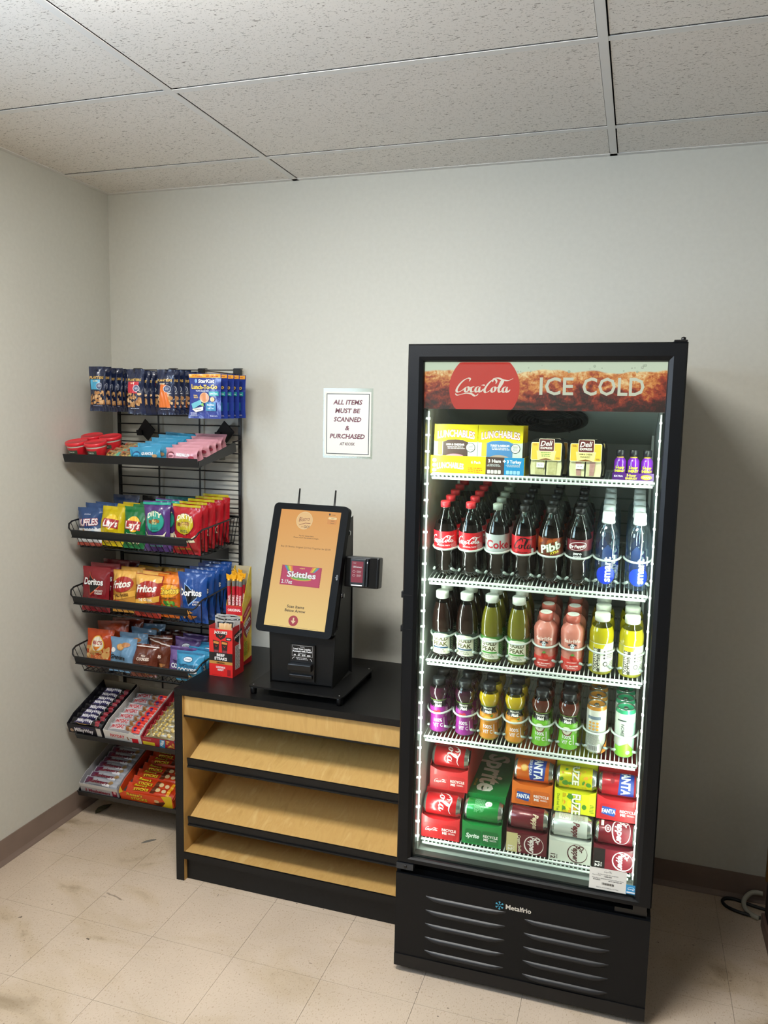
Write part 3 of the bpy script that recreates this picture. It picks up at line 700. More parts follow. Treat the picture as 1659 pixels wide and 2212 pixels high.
vor = N.new('ShaderNodeTexVoronoi'); vor.inputs['Scale'].default_value = 3.2; mpv = N.new('ShaderNodeMapping'); mpv.inputs['Scale'].default_value = (3.4, 1, .9); L.new(tc.outputs['Generated'], mpv.inputs[0]); L.new(mpv.outputs[0], vor.inputs['Vector'])
r1 = N.new('ShaderNodeValToRGB'); e = r1.color_ramp.elements
e[0].position, e[0].color = .30, lin('#2a0806'); e[1].position, e[1].color = .72, lin('#f8d8a0')
for p_, c_ in ((.41, '#6a160c'), (.5, '#a8381a'), (.60, '#dc8a44')): e.new(p_).color = lin(c_)
mix1 = mth('ADD', mth('MULTIPLY', big, .62), mth('ADD', mth('MULTIPLY', mth('ADD', fine, -.18), .34), mth('MULTIPLY', mth('SUBTRACT', sp.outputs['Z'], .35), .38)))
mix2 = mth('SUBTRACT', mth('ADD', mix1, .10), mth('MULTIPLY', vor.outputs['Distance'], .12))
L.new(mix2, r1.inputs[0])
r2 = N.new('ShaderNodeValToRGB'); e = r2.color_ramp.elements; e[0].position, e[0].color = .79, (0, 0, 0, 1); e[1].position, e[1].color = .82, (1, 1, 1, 1); L.new(hh, r2.inputs[0])
mx = N.new('ShaderNodeMix'); mx.data_type = 'RGBA'; L.new(r2.outputs[0], mx.inputs[0]); L.new(r1.outputs[0], mx.inputs[6]); mx.inputs[7].default_value = lin('#cfd8c2')
L.new(mx.outputs[2], b.inputs['Emission Color']); b.inputs['Emission Strength'].default_value = .98; b.inputs['Base Color'].default_value = (.02, .02, .02, 1); b.inputs['Roughness'].default_value = .3
mb = MB(); hx0, hx1, hz0, hz1 = .0475, .7115, 1.778, 1.911; HW = (hx1-hx0)*100; HH = (hz1-hz0)*100
mb.box((hx0, .0188, hz0), (hx1, .04, hz1), hm)
hs = obj('header_sign', mb, dr, 'backlit header with white letters over cola and ice')
mb = MB(); s_ = Sheet(HW, HH); cxh = .2215-hx0; c0 = cxh*100; c1 = (1.8385-hz0)*100; R = 10.1; pts = []
for i in range(64):
    a = 2*PI*i/64; pts.append((c0+R*math.cos(a), min(max(c1+R*math.sin(a), .02), HH-.02)))
s_.poly(pts, M('#d2352b', emit=.95))
coke(s_, c0-.1, c1+.3, 16.6, M('#f3e6d8', emit=.95), 0, .46)
HWm = M('#dcdcc8', emit=.9)
s_.text('ICE', (.4235-hx0)*100, (1.8465-hz0)*100, 4.9, HWm, w=9.2, bold=.015); s_.text('COLD', (.5745-hx0)*100, (1.8465-hz0)*100, 4.9, HWm, w=16.2, bold=.015)
rnd = random.Random(4)
for _ in range(16):
    x_, y_ = rnd.uniform(20, 64), rnd.uniform(10.5, 12.8); rr = rnd.uniform(.12, .4); s_.ell(x_, y_, rr, rr, M('#a9b59c', emit=.8), 12).ell(x_, y_+.03, rr*.75, rr*.75, M('#c9d2bd', emit=.85), 12)
mb.sheet(s_, flat_front(hx0, .0186, hz0), base=.0001, step=.00002); obj('header_lettering', mb, hs)
# stickers on the glass bottom right
mb = MB(); s_ = Sheet(10.4, 6.6); s_.rect(0, 0, 10.4, 6.6, '#e4e2da'); coke(s_, 5.2, 5.7, 2.3, '#333333')
s_.text('To help maintain this equipment', 5.2, 4.8, .32, '#333333', maxw=6).text('Please Contact', 2.0, 4.4, .28, '#333333').text('1-800-000', 5.2, 4.2, .4, '#222222', bold=.03).text('Please Report Equipment Problems to Phone Above', 5.2, 3.5, .3, '#333333', maxw=9.4)
s_.text('ServiceDesk', 2.1, 3.0, .3, '#222222', bold=.03); s_.lines(5, 2.8, 9.5, 3.2, 1, '#333333', 3)
for i in range(16): s_.rect(3.6+i*.22, 1.6, 3.6+i*.22+(.13 if i % 3 else .08), 2.3, '#2a2a2a')
s_.text('Help Our Service Reliability Tech Team', 5.2, .8, .28, '#333333', maxw=7)
mb.sheet(s_, flat_front(.583, .0138, .395), base=.0002, step=.00005); obj('sticker', mb, dr, 'white service sticker with bar code on the lower glass')
mb = MB(); s_ = Sheet(2.8, 2.8); s_.rect(0, 0, 2.8, 2.8, '#2f8fc4').ell(1.4, 1.6, 1.0, .6, '#a6d5ec', 16).ell(1.4, 1.5, .9, .5, '#2f8fc4', 16).text('energy', 1.4, 1.55, .5, '#ffffff', maxw=1.8).rect(.2, .3, 2.6, .7, '#ffffff')
mb.sheet(s_, flat_front(.6865, .0137, .3975), base=.0002, step=.00005); obj('sticker', mb, dr, 'small blue energy rating sticker')
# LED strips at both sides
ledm = M('#f4fff4', emit=LED_POWER); strm = M('#eefaf0', emit=STRIP_POWER)
for sx, x in ((1, .0535), (-1, .7055)):
    mb = MB(); mb.box((x-.003, .051, .42), (x+.003, .056, 1.772), M('#dfe5e0', .4)); mb.box((x-.0015, .0495, .42), (x+.0015, .0509, 1.772), strm)
    st = obj('led_strip', mb, fr)
    ld = bpy.data.lights.new('led_lamp', 'AREA'); ld.shape = 'RECTANGLE'; ld.size = .012; ld.size_y = 1.34; ld.energy = LED_WATTS; ld.color = (.90, 1.0, .93)
    lo = bpy.data.objects.new('led_lamp', ld); COL.objects.link(lo); lo.parent = st; lo.location = (x+sx*.004, .034, 1.095)
    dv = Vector((sx*.75, .45, 0)).normalized(); lo.rotation_euler = dv.to_track_quat('-Z', 'Y').to_euler()
    zc = Vector((0, 0, 1)); xr = zc.cross(-dv).normalized(); lo.rotation_euler = Matrix((xr, zc, -dv)).transposed().to_euler()
    mb = MB()
    for k in range(28):
        z = .437+.0486*k
        mb.box((x-.0022 if sx > 0 else x-.004, .0485, z-.0026), (x+.004 if sx > 0 else x+.0022, .0560, z+.0026), ledm)
    o = obj('led_chips', mb, st); o['kind'] = 'stuff'
# shelves -----------------------------------------------------------
wm = M('#dfe7df', .35, coat=.2)
UC = {'soda': [.102, .180, .262, .341, .42, .5, .581, .667], 'tea': [.101, .178, .255, .336, .417, .496, .579, .663], 'juice': [.097, .180, .256, .336, .417, .497, .577, .659]}
def shelf_T(z, ang): return Matrix.Translation((0, .078, z)) @ Matrix.Rotation(math.radians(ang), 4, 'X')
def stop_mesh(h1):
    mb = MB(); cp = M('#c4ccc5', .25, coat=.3); w_ = .039
    arc = [(w_*math.cos(PI+PI*i/12), .066+.052*math.sin(PI+PI*i/12)*1.0, h1) for i in range(13)]
    mb.tube(arc, .0033, cp, 6)
    cl = clear('#e9f1ea', .9, 'divider', .1)
    for sx in (-1, 1):
        x = sx*w_; mb.box((x-.0008, .062, .004), (x+.0008, .074, h1), cl)
        mb.tube([(x, .06, .012), (x-sx*.006, .035, .02), (x-sx*.013, .016, .032)], [.0028, .0038, .0042], M('#98a39c', .3, coat=.2), 6)
    return mb.mesh('bottle_stop')
SH = {}
def shelf(key, z, ang, cols=None, hstop=.088, depth=.5):
    T = shelf_T(z, ang); x0, x1 = .060, .697
    s_ = bpy.data.objects.new('wire_shelf', None); COL.objects.link(s_); s_.parent = fr; s_.matrix_local = T
    mb = MB()
    mb.tube([(x0, 0, -.003), (x0, depth, -.003), (x1, depth, -.003), (x1, 0, -.003)], .0035, wm, 6, True)
    mb.tube([(x0+.004, -.004, -.0125), (x1-.004, -.004, -.0125)], .0042, wm, 6); mb.tube([(x0+.004, -.004, .0005), (x1-.004, -.004, .0005)], .0036, wm, 6)
    obj('shelf_rim', mb, s_)
    mb = MB()
    k = 0
    while x0+.012+k*.0125 < x1-.006: 
        x = x0+.012+k*.0125; mb.box((x-.0014, 0, -.0035), (x+.0014, depth, -.0005), wm); mb.box((x-.0024, -.0065, -.0125), (x+.0024, -.002, .0005), wm); k += 1
    o = obj('shelf_wires', mb, s_); o['kind'] = 'stuff'
    mb = MB(); mb.box((x0, -.0015, -.012), (x1, -.0008, 0), M('#3a423e', .5)); obj('price_channel', mb, s_)
    if cols:
        me = stop_mesh(hstop)
        for u in cols: obj('bottle_stop', me, s_, loc=(u, 0, 0))
    SH[key] = TF @ T; return s_
shelf('top', 1.585, 0); shelf('soda', 1.262, 9, UC['soda'], .092); shelf('tea', 1.008, 8, UC['tea'], .072); shelf('juice', .760, 7, UC['juice'], .074); shelf('floor', .418, 0)
for x in (.058, .700):
    mb = MB(); mb.box((x-.004, .50, .40), (x+.004, .508, 1.75), M('#cdd4ce', .4)); obj('shelf_standard', mb, fr)

# ------------------------------------------------------------------ BOTTLES
pet = clear('#e8efe9', .9, 'clear plastic', .03)
def capm(mb, r, z, h, col, ribs=True):
    mb.lathe([(r, z), (r, z+h-.002), (r-.002, z+h), (0, z+h)], M(col, .4), 24, None, True, (lambda t, zz: 1+.02*math.cos(24*t)) if ribs else None)
def bottle(name, label, cat, prof, level, liquid, cap, lab=None, shell=None, seg=24, rmod=None, kx=1., ky=1.):
    """prof: outer profile; level: liquid height; cap: (r, z, h, col); lab: (z0, z1, Sheet, base colour)"""
    t = thing(name, label, cat)
    mb = MB(); sh = shell or pet
    mb.lathe(prof, sh, seg, None, True, rmod, (lambda z: liquid if z < level else sh)); obj('bottle_body', mb, t)
    if cap: mb = MB(); capm(mb, *cap); obj('cap', mb, t)
    if lab:
        z0, z1, s_, base = lab; mb = MB()
        ps = [(r_, z) for r_, z in prof if z0 < z < z1]; f0 = cyl_map(prof, .01, 0)
        def R(z):
            return -f0(.005, z, 0).y
        zz = [z0]+[z for r_, z in ps]+[z1]
        mb.lathe([(R(z)+.0004, z) for z in zz], M(base, .35) if isinstance(base, str) else base, seg, None, False)
        if s_:
            cm = cyl_map(prof, s_.W*.01*kx, z0); mb.sheet(s_, lambda u, v, o: cm(u*kx, v*ky, o), .5, base=.0007, step=.00008)
        obj('label_wrap', mb, t)
    return t
def wavy(t, z): return 1+(.05*math.cos(5*t) if z < .012 else (.012*math.sin(8*t+z*180) if z < .075 else 0))
SODA = [(.020, 0), (.026, .001), (.0325, .012), (.034, .022), (.0325, .05), (.0320, .070), (.0345, .078), (.0362, .086), (.0362, .120), (.0362, .146), (.0350, .152), (.0305, .168), (.0225, .187), (.0155, .201), (.0125, .208), (.0125, .212), (.016, .213), (.016, .215), (.0125, .216), (.0125, .219)]
cola_l = M('#0c0605', .08, coat=.6)
def soda(label, capc, labc, deco, liquid=None):
    s_ = Sheet(9, 4.4); deco(s_)
    return bottle('soda_bottle', label, 'bottle', SODA, .166, liquid or cola_l, (.0145, .216, .017, capc), (.087, .146, s_, labc), rmod=wavy, kx=1.22, ky=1.33)
def d_coke(s):
    coke(s, 4.5, 2.5, 6.6, thick=.5); s.text('ORIGINAL TASTE', 4.8, 1.15, .26, '#ffffff', w=3.4, bold=.02); s.lines(1, .3, 5, .6, 1, '#ffffff', 2, .1); s.lines(6.6, .4, 8.6, 2, 6, '#f0c8c8', 1)
def d_diet(s): s.rect(0, 0, 9, 4.4, '#aeb4b2'); s.text('Coke', 5.0, 2.2, 1.9, '#a51e2b', w=5.8, bold=.03); s.text('diet', 1.4, 3.2, .6, '#a51e2b'); s.rect(0, .1, 9, .35, '#e8ece9')
def d_zero(s): s.rect(0, 0, 9, .5, '#b01a20'); cola(s, 4.6, 2.5, 5.2, '#16090a'); s.text('ZERO SUGAR', 4.2, .75, .3, '#16090a', bold=.02); s.rrect(6.4, .5, 7.1, 1.6, .2, '#f4f4f4')
def d_pibb(s): s.blobs(0, 0, 9, 4.4, 30, .3, 1.1, ['#8a3a16', '#5c2410', '#a8501e'], 3); s.text('Pibb', 4.5, 2.4, 1.8, '#f0eee4', w=5.2, bold=.04, out=('#3a6a2a', .03), rot=.28, shear=.15); s.text('XTRA', 5.4, 1.2, .6, '#e8d840', rot=.28, bold=.03)
def d_drz(s):
    s.rect(1.8, 1.9, 9, 4.4, '#6a1722'); s.rect(0, 0, 9, 1.9, '#0e0c0c'); s.ell(4.6, 3.0, 2.2, .95, '#f4f0ee', rot=.12).ell(4.6, 3.0, 2.05, .83, '#6a1722', rot=.12)
    s.text('Dr Pepper', 4.6, 3.0, .75, '#f4f0ee', w=3.7, bold=.04, shear=.25, rot=.1); s.text('zero', 4.6, 1.35, .65, '#ffffff', w=2.0, bold=.03).text('SUGAR', 4.6, .62, .4, '#ffffff', w=2.0, bold=.03); s.ell(.8, 3.1, .7, .5, '#c8c0b8').ell(.8, 3.1, .6, .4, '#2a1612')
def fill(key, cols, mk, pitch, counts, desc, grp, v0, lean=0):
    """columns of bottles: mk is a list of proto functions; first from the front first"""
    T = SH[key]; rnd = random.Random(len(desc[0])+len(key))
    for ci, u in enumerate(cols):
        pr = mk[ci]
        for k in range(counts[ci]):
            o = pr.get(); lab = desc[ci] % ORD[k] if '%s' in desc[ci] else desc[ci]
            jx = rnd.uniform(-.0015, .0015) if k else 0
            o.matrix_world = T @ Matrix.Translation((u+jx, v0[ci]+pitch[ci]*k, .0006)) @ Matrix.Rotation(rnd.uniform(-.5, .5) if k else rnd.uniform(-.12, .12), 4, 'Z')
            o['label'] = lab; o['group'] = grp
P_ = {}
P_['coke'] = Proto(soda('x', '#d8303a', '#d01f2a', d_coke)); P_['diet'] = Proto(soda('x', '#8f9a8e', '#aeb4b2', d_diet)); P_['zero'] = Proto(soda('x', '#131313', '#c8202a', d_zero))
P_['pibb'] = Proto(soda('x', '#1a1c1a', '#6e2c12', d_pibb)); P_['drz'] = Proto(soda('x', '#101010', '#141011', d_drz))
# water
WAT = [(.024, 0), (.030, .002), (.0335, .010), (.0335, .03), (.033, .05), (.0335, .07), (.033, .10), (.034, .13), (.034, .148), (.0325, .162), (.028, .175), (.021, .185), (.0175, .190), (.0175, .196)]
def water():
    t = thing('water_bottle', 'x', 'bottle'); mb = MB(); mb.lathe(WAT, clear('#eef6fb', .95, 'water bottle', .03, .10, .7), 24, None, True, lambda t_, z: 1+(.02*math.cos(5*t_) if z < .02 else 0)); mb.lathe([(.001, .172), (.028, .172)], clear('#dfeef2', .9, 'water line', .02), 24, None, False); obj('bottle_body', mb, t)
    mb = MB(); mb.lathe([(.0185, .194), (.0185, .199), (.0175, .200), (.0172, .221), (.0155, .226), (0, .226)], M('#dfe5e3', .35), 20, None, True, lambda t_, z: 1+.02*math.cos(20*t_)); obj('cap', mb, t)
    s = Sheet(10, 11); s.ell(5.0, 2.2, 2.8, 2.7, '#1d3fd6', 28)
    s.text('smart', 5.2, 4.0, 2.3, '#f2f6fa', w=7.6, rot=PI/2, bold=.035); s.text('water', 7.3, 7.0, .9, '#f2f6fa', w=3.0, rot=PI/2, bold=.03); s.lines(8.0, 1, 9.6, 5, 9, '#e8eef4', 2, .1)
    mb = MB(); mb.sheet(s, cyl_map(WAT, .10, .022), .5, base=.0007); s = Sheet(6, 9); s.poly([(1, 0), (5, 0), (4.6, 7), (3, 8.6), (1.6, 7)], '#3a5a9a')
    mb.sheet(s, cyl_map(WAT, .06, .03, None, PI), .5, base=-.0012); obj('label_wrap', mb, t); return t
P_['water'] = Proto(water())
sd = ['%s red-capped cola bottle from the front in the leftmost soda column', '%s red-capped cola bottle from the front in the second soda column from the left',
      '%s grey-capped diet cola bottle from the front, silver label', '%s black-capped zero sugar cola bottle from the front, red label with black script',
      '%s orange and brown labelled spiced soda bottle from the front', '%s dark maroon labelled zero sugar soda bottle from the front',
      '%s clear water bottle from the front in the left water column', '%s clear water bottle from the front in the rightmost water column']
fill('soda', UC['soda'], [P_['coke'], P_['coke'], P_['diet'], P_['zero'], P_['pibb'], P_['drz'], P_['water'], P_['water']], [.0715]*8, [6, 6, 5, 5, 5, 5, 5, 5], sd, 'soft drink and water bottles on the second shelf', [.058]*8)
# tea row
TEA = [(.025, 0), (.031, .002), (.0335, .012), (.0335, .014), (.0328, .015), (.0328, .086), (.034, .090), (.034, .098), (.033, .102), (.0335, .112), (.031, .135), (.026, .158), (.020, .176), (.017, .186), (.017, .19)]
def d_gold(base, band):
    def f(s):
        s.rect(0, 0, 10.5, 4.9, base); s.poly([(2.4, 0), (7.6, 0), (7.6, 4.0), (6.6, 4.5), (5, 4.7), (3.4, 4.5), (2.4, 4.0)], '#e6e3cf'); s.text('GOLD', 5, 3.5, .95, '#55502a', w=3.9, bold=.03).text('PEAK', 5, 2.3, .95, '#55502a', w=3.9, bold=.03)
        s.rect(2.9, 1.25, 7.1, 1.6, band); s.text('BREWED TEA', 5, .95, .25, '#4a4a3a', maxw=3.4); s.lines(3.2, .25, 6.8, .7, 2, '#6a6a5a', 5); s.blobs(.3, .5, 2.2, 4, 5, .2, .45, ['#7aa040', '#c8d8a0'], 2); s.lines(8, .5, 10, 4.2, 9, '#b0b8a0', 6)
    return f
def tea(liq, base, band):
    s = Sheet(10.5, 4.9); d_gold(base, band)(s)
    return bottle('tea_bottle', 'x', 'bottle', TEA, .168, liq, (.0195, .190, .021, '#dde2d6'), (.014, .086, s, base), kx=1.2, ky=1.46)
P_['tb'] = Proto(tea(M('#1a0c08', .08, coat=.6), '#20332a', '#2f4f6a')); P_['tg'] = Proto(tea(M('#625e18', .1, coat=.6), '#3f7a2e', '#4a9a3a'))
FAI = [(.024, 0), (.031, .002), (.0325, .010), (.032, .04), (.0305, .045), (.0325, .052), (.0305, .06), (.0325, .07), (.0335, .09), (.0345, .11), (.0345, .122), (.030, .133), (.0205, .142), (.0185, .15)]
def fairlife():
    t = thing('milkshake_bottle', 'x', 'bottle'); mb = MB(); pk = M('#c47868', .35, coat=.3); rd_ = M('#cf3b33', .35, coat=.3)
    mb.lathe(FAI, pk, 24, None, True, None, lambda z: rd_ if z < .034 else pk); obj('bottle_body', mb, t)
    mb = MB(); capm(mb, .0205, .15, .021, '#bd5f50'); s = Sheet(4, 4); s.ell(2, 2, 1.75, 1.75, '#e8e8dc'); s.text('fairlife', 2, 2, .35, '#909a90', maxw=2.6); mb.sheet(s, lambda u, v, o: Vector((u-.02, v-.02, .171+o))); obj('cap', mb, t)
    s = Sheet(10, 12); s.text('fairlife', 5.2, 9.9, 1.15, '#f6ddd2', w=5.0, bold=.02)
    s.ell(5.2, 8.2, .62, .85, '#e9edf2', 16).ell(5.2, 7.5, .5, .35, '#c0c8d0', 12).ell(4.35, 8.7, .55, .25, '#2b2b33', 10, .5).ell(6.05, 8.7, .55, .25, '#2b2b33', 10, -.5).ell(4.9, 8.4, .16, .2, '#2b2b33', 8).ell(5.5, 8.4, .16, .2, '#2b2b33', 8)
    s.ell(5.2, 4.5, .75, .9, '#b8201e', 14).ell(6.0, 4.2, .6, .75, '#c8382c', 14).poly([(4.6, 5.3), (5.3, 5.1), (6.0, 5.5), (5.3, 5.9)], '#4f8a3a').text('STRAWBERRY', 5.2, 3.0, .32, '#fbe8e2', w=3.0, bold=.02); s.text('26g PROTEIN', 5.2, 1.9, .42, '#fbe8e2', w=3.8, bold=.03).lines(3.6, 1.0, 6.8, 1.5, 2, '#fbe8e2', 1)
    mb = MB(); mb.sheet(s, cyl_map(FAI, .10, 0), .5, base=.0006); obj('label_wrap', mb, t); return t
P_['fair'] = Proto(fairlife())
ARM = [(.024, 0), (.031, .002), (.0335, .01), (.0335, .10), (.0345, .104), (.0345, .120), (.033, .132), (.028, .146), (.0215, .154), (.0195, .158), (.0195, .164)]
def armor():
    yl = M('#a89c12', .12, coat=.5); s = Sheet(10.5, 7.6); s.rect(0, 0, 3.0, 7.6, '#a9a012').rect(3.0, 0, 10.5, 7.6, '#dfe0d2').rect(3.1, 0, 5.0, 6.6, '#3e3c34'); s.rect(3.0, 0, 10.5, .5, '#8a8420')
    s.text('BODYARMOR', 3.75, 3.4, .95, '#e8e6d0', w=6.0, rot=PI/2, bold=.04); s.text('FLASH I.V.', 4.7, 3.2, .5, '#e8e6d0', w=3.6, rot=PI/2, bold=.03); s.poly([(3.3, 6.4), (5.6, 6.4), (6.2, 7.5), (3.0, 7.5)], '#c8b820')
    for y_ in (5.6, 4.8, 4.0): s.ell(6.1, y_, .25, .25, '#3e3c34', 10)
    s.lines(6.6, 3.8, 9, 6, 5, '#77776a', 2); s.ell(6.4, 2.5, .6, .6, '#3e3c34', 16).ell(6.4, 2.5, .4, .4, '#dfe0d2', 16); s.lines(7.4, .8, 9.8, 3.2, 6, '#8a8a7c', 3)
    return bottle('sports_drink_bottle', 'x', 'bottle', ARM, .150, yl, (.0215, .163, .021, '#dfe3cf'), (.006, .100, s, '#cfd0c0'), kx=1.1, ky=1.23)
P_['arm'] = Proto(armor())
td = ['%s white-capped black tea bottle from the front in the leftmost tea column', '%s white-capped black tea bottle from the front in the second tea column', '%s white-capped green tea bottle from the front in the third column', '%s white-capped green tea bottle from the front in the fourth column',
      '%s pink milkshake bottle from the front in the left milkshake column', '%s pink milkshake bottle from the front in the right milkshake column', '%s yellow sports drink bottle from the front in the left yellow column', '%s yellow sports drink bottle from the front in the rightmost column']
fill('tea', UC['tea'], [P_['tb'], P_['tb'], P_['tg'], P_['tg'], P_['fair'], P_['fair'], P_['arm'], P_['arm']], [.070]*4+[.0705]*4, [3, 3, 3, 3, 4, 4, 3, 3], td, 'tea, milkshake and sports drink bottles on the third shelf', [.05]*8)
# juice row
JUI = [(.022, 0), (.028, .002), (.030, .008), (.030, .018), (.0275, .032), (.0265, .05), (.029, .07), (.0275, .085), (.0225, .092), (.0225, .098), (.026, .106), (.031, .122), (.031, .132), (.026, .144), (.0185, .150), (.0175, .158)]
JUI = [(r, z*1.07) for r, z in JUI]
def juice(liq, low, art, top):
    s = Sheet(9, 13.4); s.rect(.3, 0, 8.7, 8.6, low); s.rect(.8, 8.2, 8.2, 10.6, '#0e0f0d')
    if art == 'berry': s.ell(3.6, 6.6, .7, .7, '#c02a3a', 14).ell(4.8, 6.9, .6, .6, '#d03a4a', 14).ell(5.8, 6.3, .6, .6, '#5a1a6a', 14)
    if art == 'orange': s.ell(4.4, 6.6, 1.5, 1.2, '#f0a020', 18).ell(4.4, 6.6, 1.1, .85, '#f8c860', 18).poly([(5.2, 7.6), (6.4, 8.1), (6.0, 7.2)], '#3f8a2a')
    if art == 'apple': s.ell(4.4, 5.8, 1.7, 1.5, '#7a1f24', 20).ell(4.4, 6.0, 1.45, 1.3, '#f0eed8', 20).ell(4.3, 6.1, .35, .5, '#8a6a3a', 10)
    s.text('100%', 4.5, 3.9, 1.15, '#f4ecf0', w=3.0, bold=.02).text('VIT C', 4.5, 2.3, 1.15, '#f4ecf0', w=3.3, bold=.02); s.rect(6.6, 1.6, 6.85, 4.6, '#f4ecf0')
    s.text('Minute', 4.4, 9.9, .85, '#f4f2e8', w=3.4, bold=.035).text('Maid', 4.6, 8.85, .85, '#f4f2e8', w=2.4, bold=.035); s.lines(7.2, 5, 8.5, 8, 8, '#d8d0c8', 1); s.rect(.8, 10.6, 8.2, 10.8, '#7aa040')
    t = thing('juice_bottle', 'x', 'bottle'); mb = MB(); mb.lathe(JUI, liq, 24, None, True, None, lambda z: liq if z < .148 else pet); obj('bottle_body', mb, t)
    mb = MB(); capm(mb, .0195, .160, .021, '#14171a'); obj('cap', mb, t)
    mb = MB(); mb.sheet(s, cyl_map(JUI, .09, .008), .5, base=.0006); obj('label_wrap', mb, t); return t
P_['jb'] = Proto(juice(M('#2c0a1c', .08, coat=.6), '#96278a', 'berry', 0)); P_['jo'] = Proto(juice(M('#b59a14', .12, coat=.5), '#d0861e', 'orange', 0)); P_['ja'] = Proto(juice(M('#4a1d10', .08, coat=.6), '#6fb52a', 'apple', 0))
CAN = [(.020, 0), (.0235, .004), (.0285, .010), (.0287, .145), (.0255, .155), (.0255, .1575), (.0235, .1575), (.0230, .1545), (0, .1545)]
def slimcan(base, rim, kind):
    t = thing('drink_can', 'x', 'can'); mb = MB(); al = M('#b9c0ba', .22, .9)
    mb.lathe(CAN, al, 28, None, True, None, lambda z: M(base, .3, .3) if .008 < z < .143 else (M(rim, .3, .4) if .143 <= z < .155 else al))
    mb.box((-.004, -.012, .1546), (.004, .004, .1556), al); mb.lathe([(.008, .1547), (.007, .1558), (0, .1558)], al, 12, Matrix.Translation((0, -.006, 0)))
    s = Sheet(9, 13.2)
    if kind == 'orange':
        s.rect(2.2, 11, 6.2, 12, '#6a7a88'); [s.ell(3.0+1.1*(i % 3), 9.9-1.0*(i//3), .4, .35, '#d89a3a', 10) for i in range(9)]
        s.lines(2.2, 3.2, 6.4, 7.2, 12, '#8a8a84', 1); s.rect(2.6, 1.0, 5.6, 2.8, '#e8e8e4'); [s.rect(2.8+.24*i, 1.1, 2.92+.24*i, 2.7, '#3a3a38') for i in range(11)]; s.poly([(6.4, 0), (9, 0), (9, 3.8), (7.4, 2.6)], '#e0862a')
    else:
        s.lines(6.6, 3, 8.6, 11, 22, '#7ab8a0', 2); s.poly([(1.2, 0), (7.4, 0), (7.4, 2.2), (5.2, 4.8), (2.8, 3.4), (1.2, 3.6)], '#7fc02e').ell(5.4, 1.7, .6, .6, '#e8f0e0', 14); s.text('LEMON', 3.6, 8.6, .9, '#5a5f58', w=4.2, rot=PI/2, bold=.03); s.rect(2.0, 11.6, 4.6, 12.0, '#2a3a34')
    mb.sheet(s, cyl_map(CAN, .09, .006), .5, base=.0004); obj('can_body', mb, t); return t
P_['co'] = Proto(slimcan('#dcdcd0', '#c88a3a', 'orange')); P_['cg'] = Proto(slimcan('#dfe6da', '#3fa878', 'green'))
jd = ['%s purple berry juice bottle from the front in the leftmost juice column', '%s purple berry juice bottle from the front in the second juice column', '%s orange juice bottle from the front in the left orange column', '%s orange juice bottle from the front in the right orange column',
      '%s green-labelled apple juice bottle from the front in the left apple column', '%s green-labelled apple juice bottle from the front in the right apple column', '%s white and gold slim can from the front', '%s white and green slim can from the front']
fill('juice', UC['juice'], [P_['jb'], P_['jb'], P_['jo'], P_['jo'], P_['ja'], P_['ja'], P_['co'], P_['cg']], [.066]*6+[.060]*2, [3, 3, 3, 3, 3, 3, 3, 3], jd, 'juice bottles and cans on the fourth shelf', [.048]*8)

# ------------------------------------------------------------------ CAN CARTONS on the bottom shelf
def soda_can_mesh(base, deco):
    pr = [(.024, 0), (.028, .003), (.033, .010), (.033, .108), (.028, .118), (.0275, .121), (.0255, .121), (.025, .118), (0, .118)]
    mb = MB(); al = M('#b9c0ba', .22, .9); mb.lathe(pr, al, 28, None, True, None, lambda z: M(base, .28, .25, coat=.4) if .009 < z < .109 else al)
    s = Sheet(12, 9.8); deco(s); mb.sheet(s, cyl_map(pr, .12, .0105), .5, base=.0004); return mb.mesh('can_body')
def carton(u, v, z, base, front, can, label, canlabel, top=None, notch=1, yaw=0.):
    W_, HH_, DD = .1235, .134, .40
    T = SH['floor'] @ Matrix.Translation((u, v, z)) @ Matrix.Rotation(yaw, 4, 'Z')
    c = thing('can_carton', label, 'carton', 'cardboard can cartons on the bottom cooler shelf'); c.matrix_world = T
    pf = [(0, 0), (0, .062)] + [(.034-.0345*math.cos(a), .1005-.0345*math.sin(a)) for a in [math.radians(x) for x in (92, 110, 130, 160, 180)]][::-1][::-1]
    pf = [(0, 0), (0, .064), (.012, .0645), (.034, .0655), (.056, .068), (.0695, .084), (.0705, .134), (DD, .134), (DD, 0)]
    mb = MB(); bm_ = M(base, .38, coat=.15); mb.prism(pf, 'x', 0, W_, bm_)
    sidep = [(0, .0), (0, .07), (.010, .088), (.034, .096), (.05, .118), (.0705, .134), (DD, .134), (DD, 0)]
    mb.prism(sidep, 'x', -.0008, -.0001, bm_); mb.prism(sidep, 'x', W_+.0001, W_+.0008, bm_)
    # torn front lip, a little dipped in the middle
    n_ = 12; lip = [(.004+(W_-.008)*i/n_, .062+.013*(abs(2*i/n_-1)**3)+(.0012 if i % 2 else 0)) for i in range(n_+1)]
    mb.prism([(0, 0), (W_, 0), (W_, .078)]+lip[::-1]+[(0, .078)], 'y', -.0012, -.0002, bm_)
    s = Sheet(W_*100, 6.2); front(s); mb.sheet(s, flat_front(0, -.0013, 0), base=.0002, step=.00008)
    if top: s = Sheet(W_*100, 32.5); top(s); mb.sheet(s, flat_top(0, .0715, .1341), base=.0002)
    obj('carton_body', mb, c)
    if can:
        o = obj('soda_can', can); o.matrix_world = T @ Matrix.Translation((.0013, .0352, .0995)) @ Matrix.Rotation(PI/2, 4, 'Y') @ Matrix.Rotation(-.95, 4, 'Z') @ Matrix.Identity(4)
        tag(o, canlabel, 'can', 'cans showing in the opened cartons')
    return c
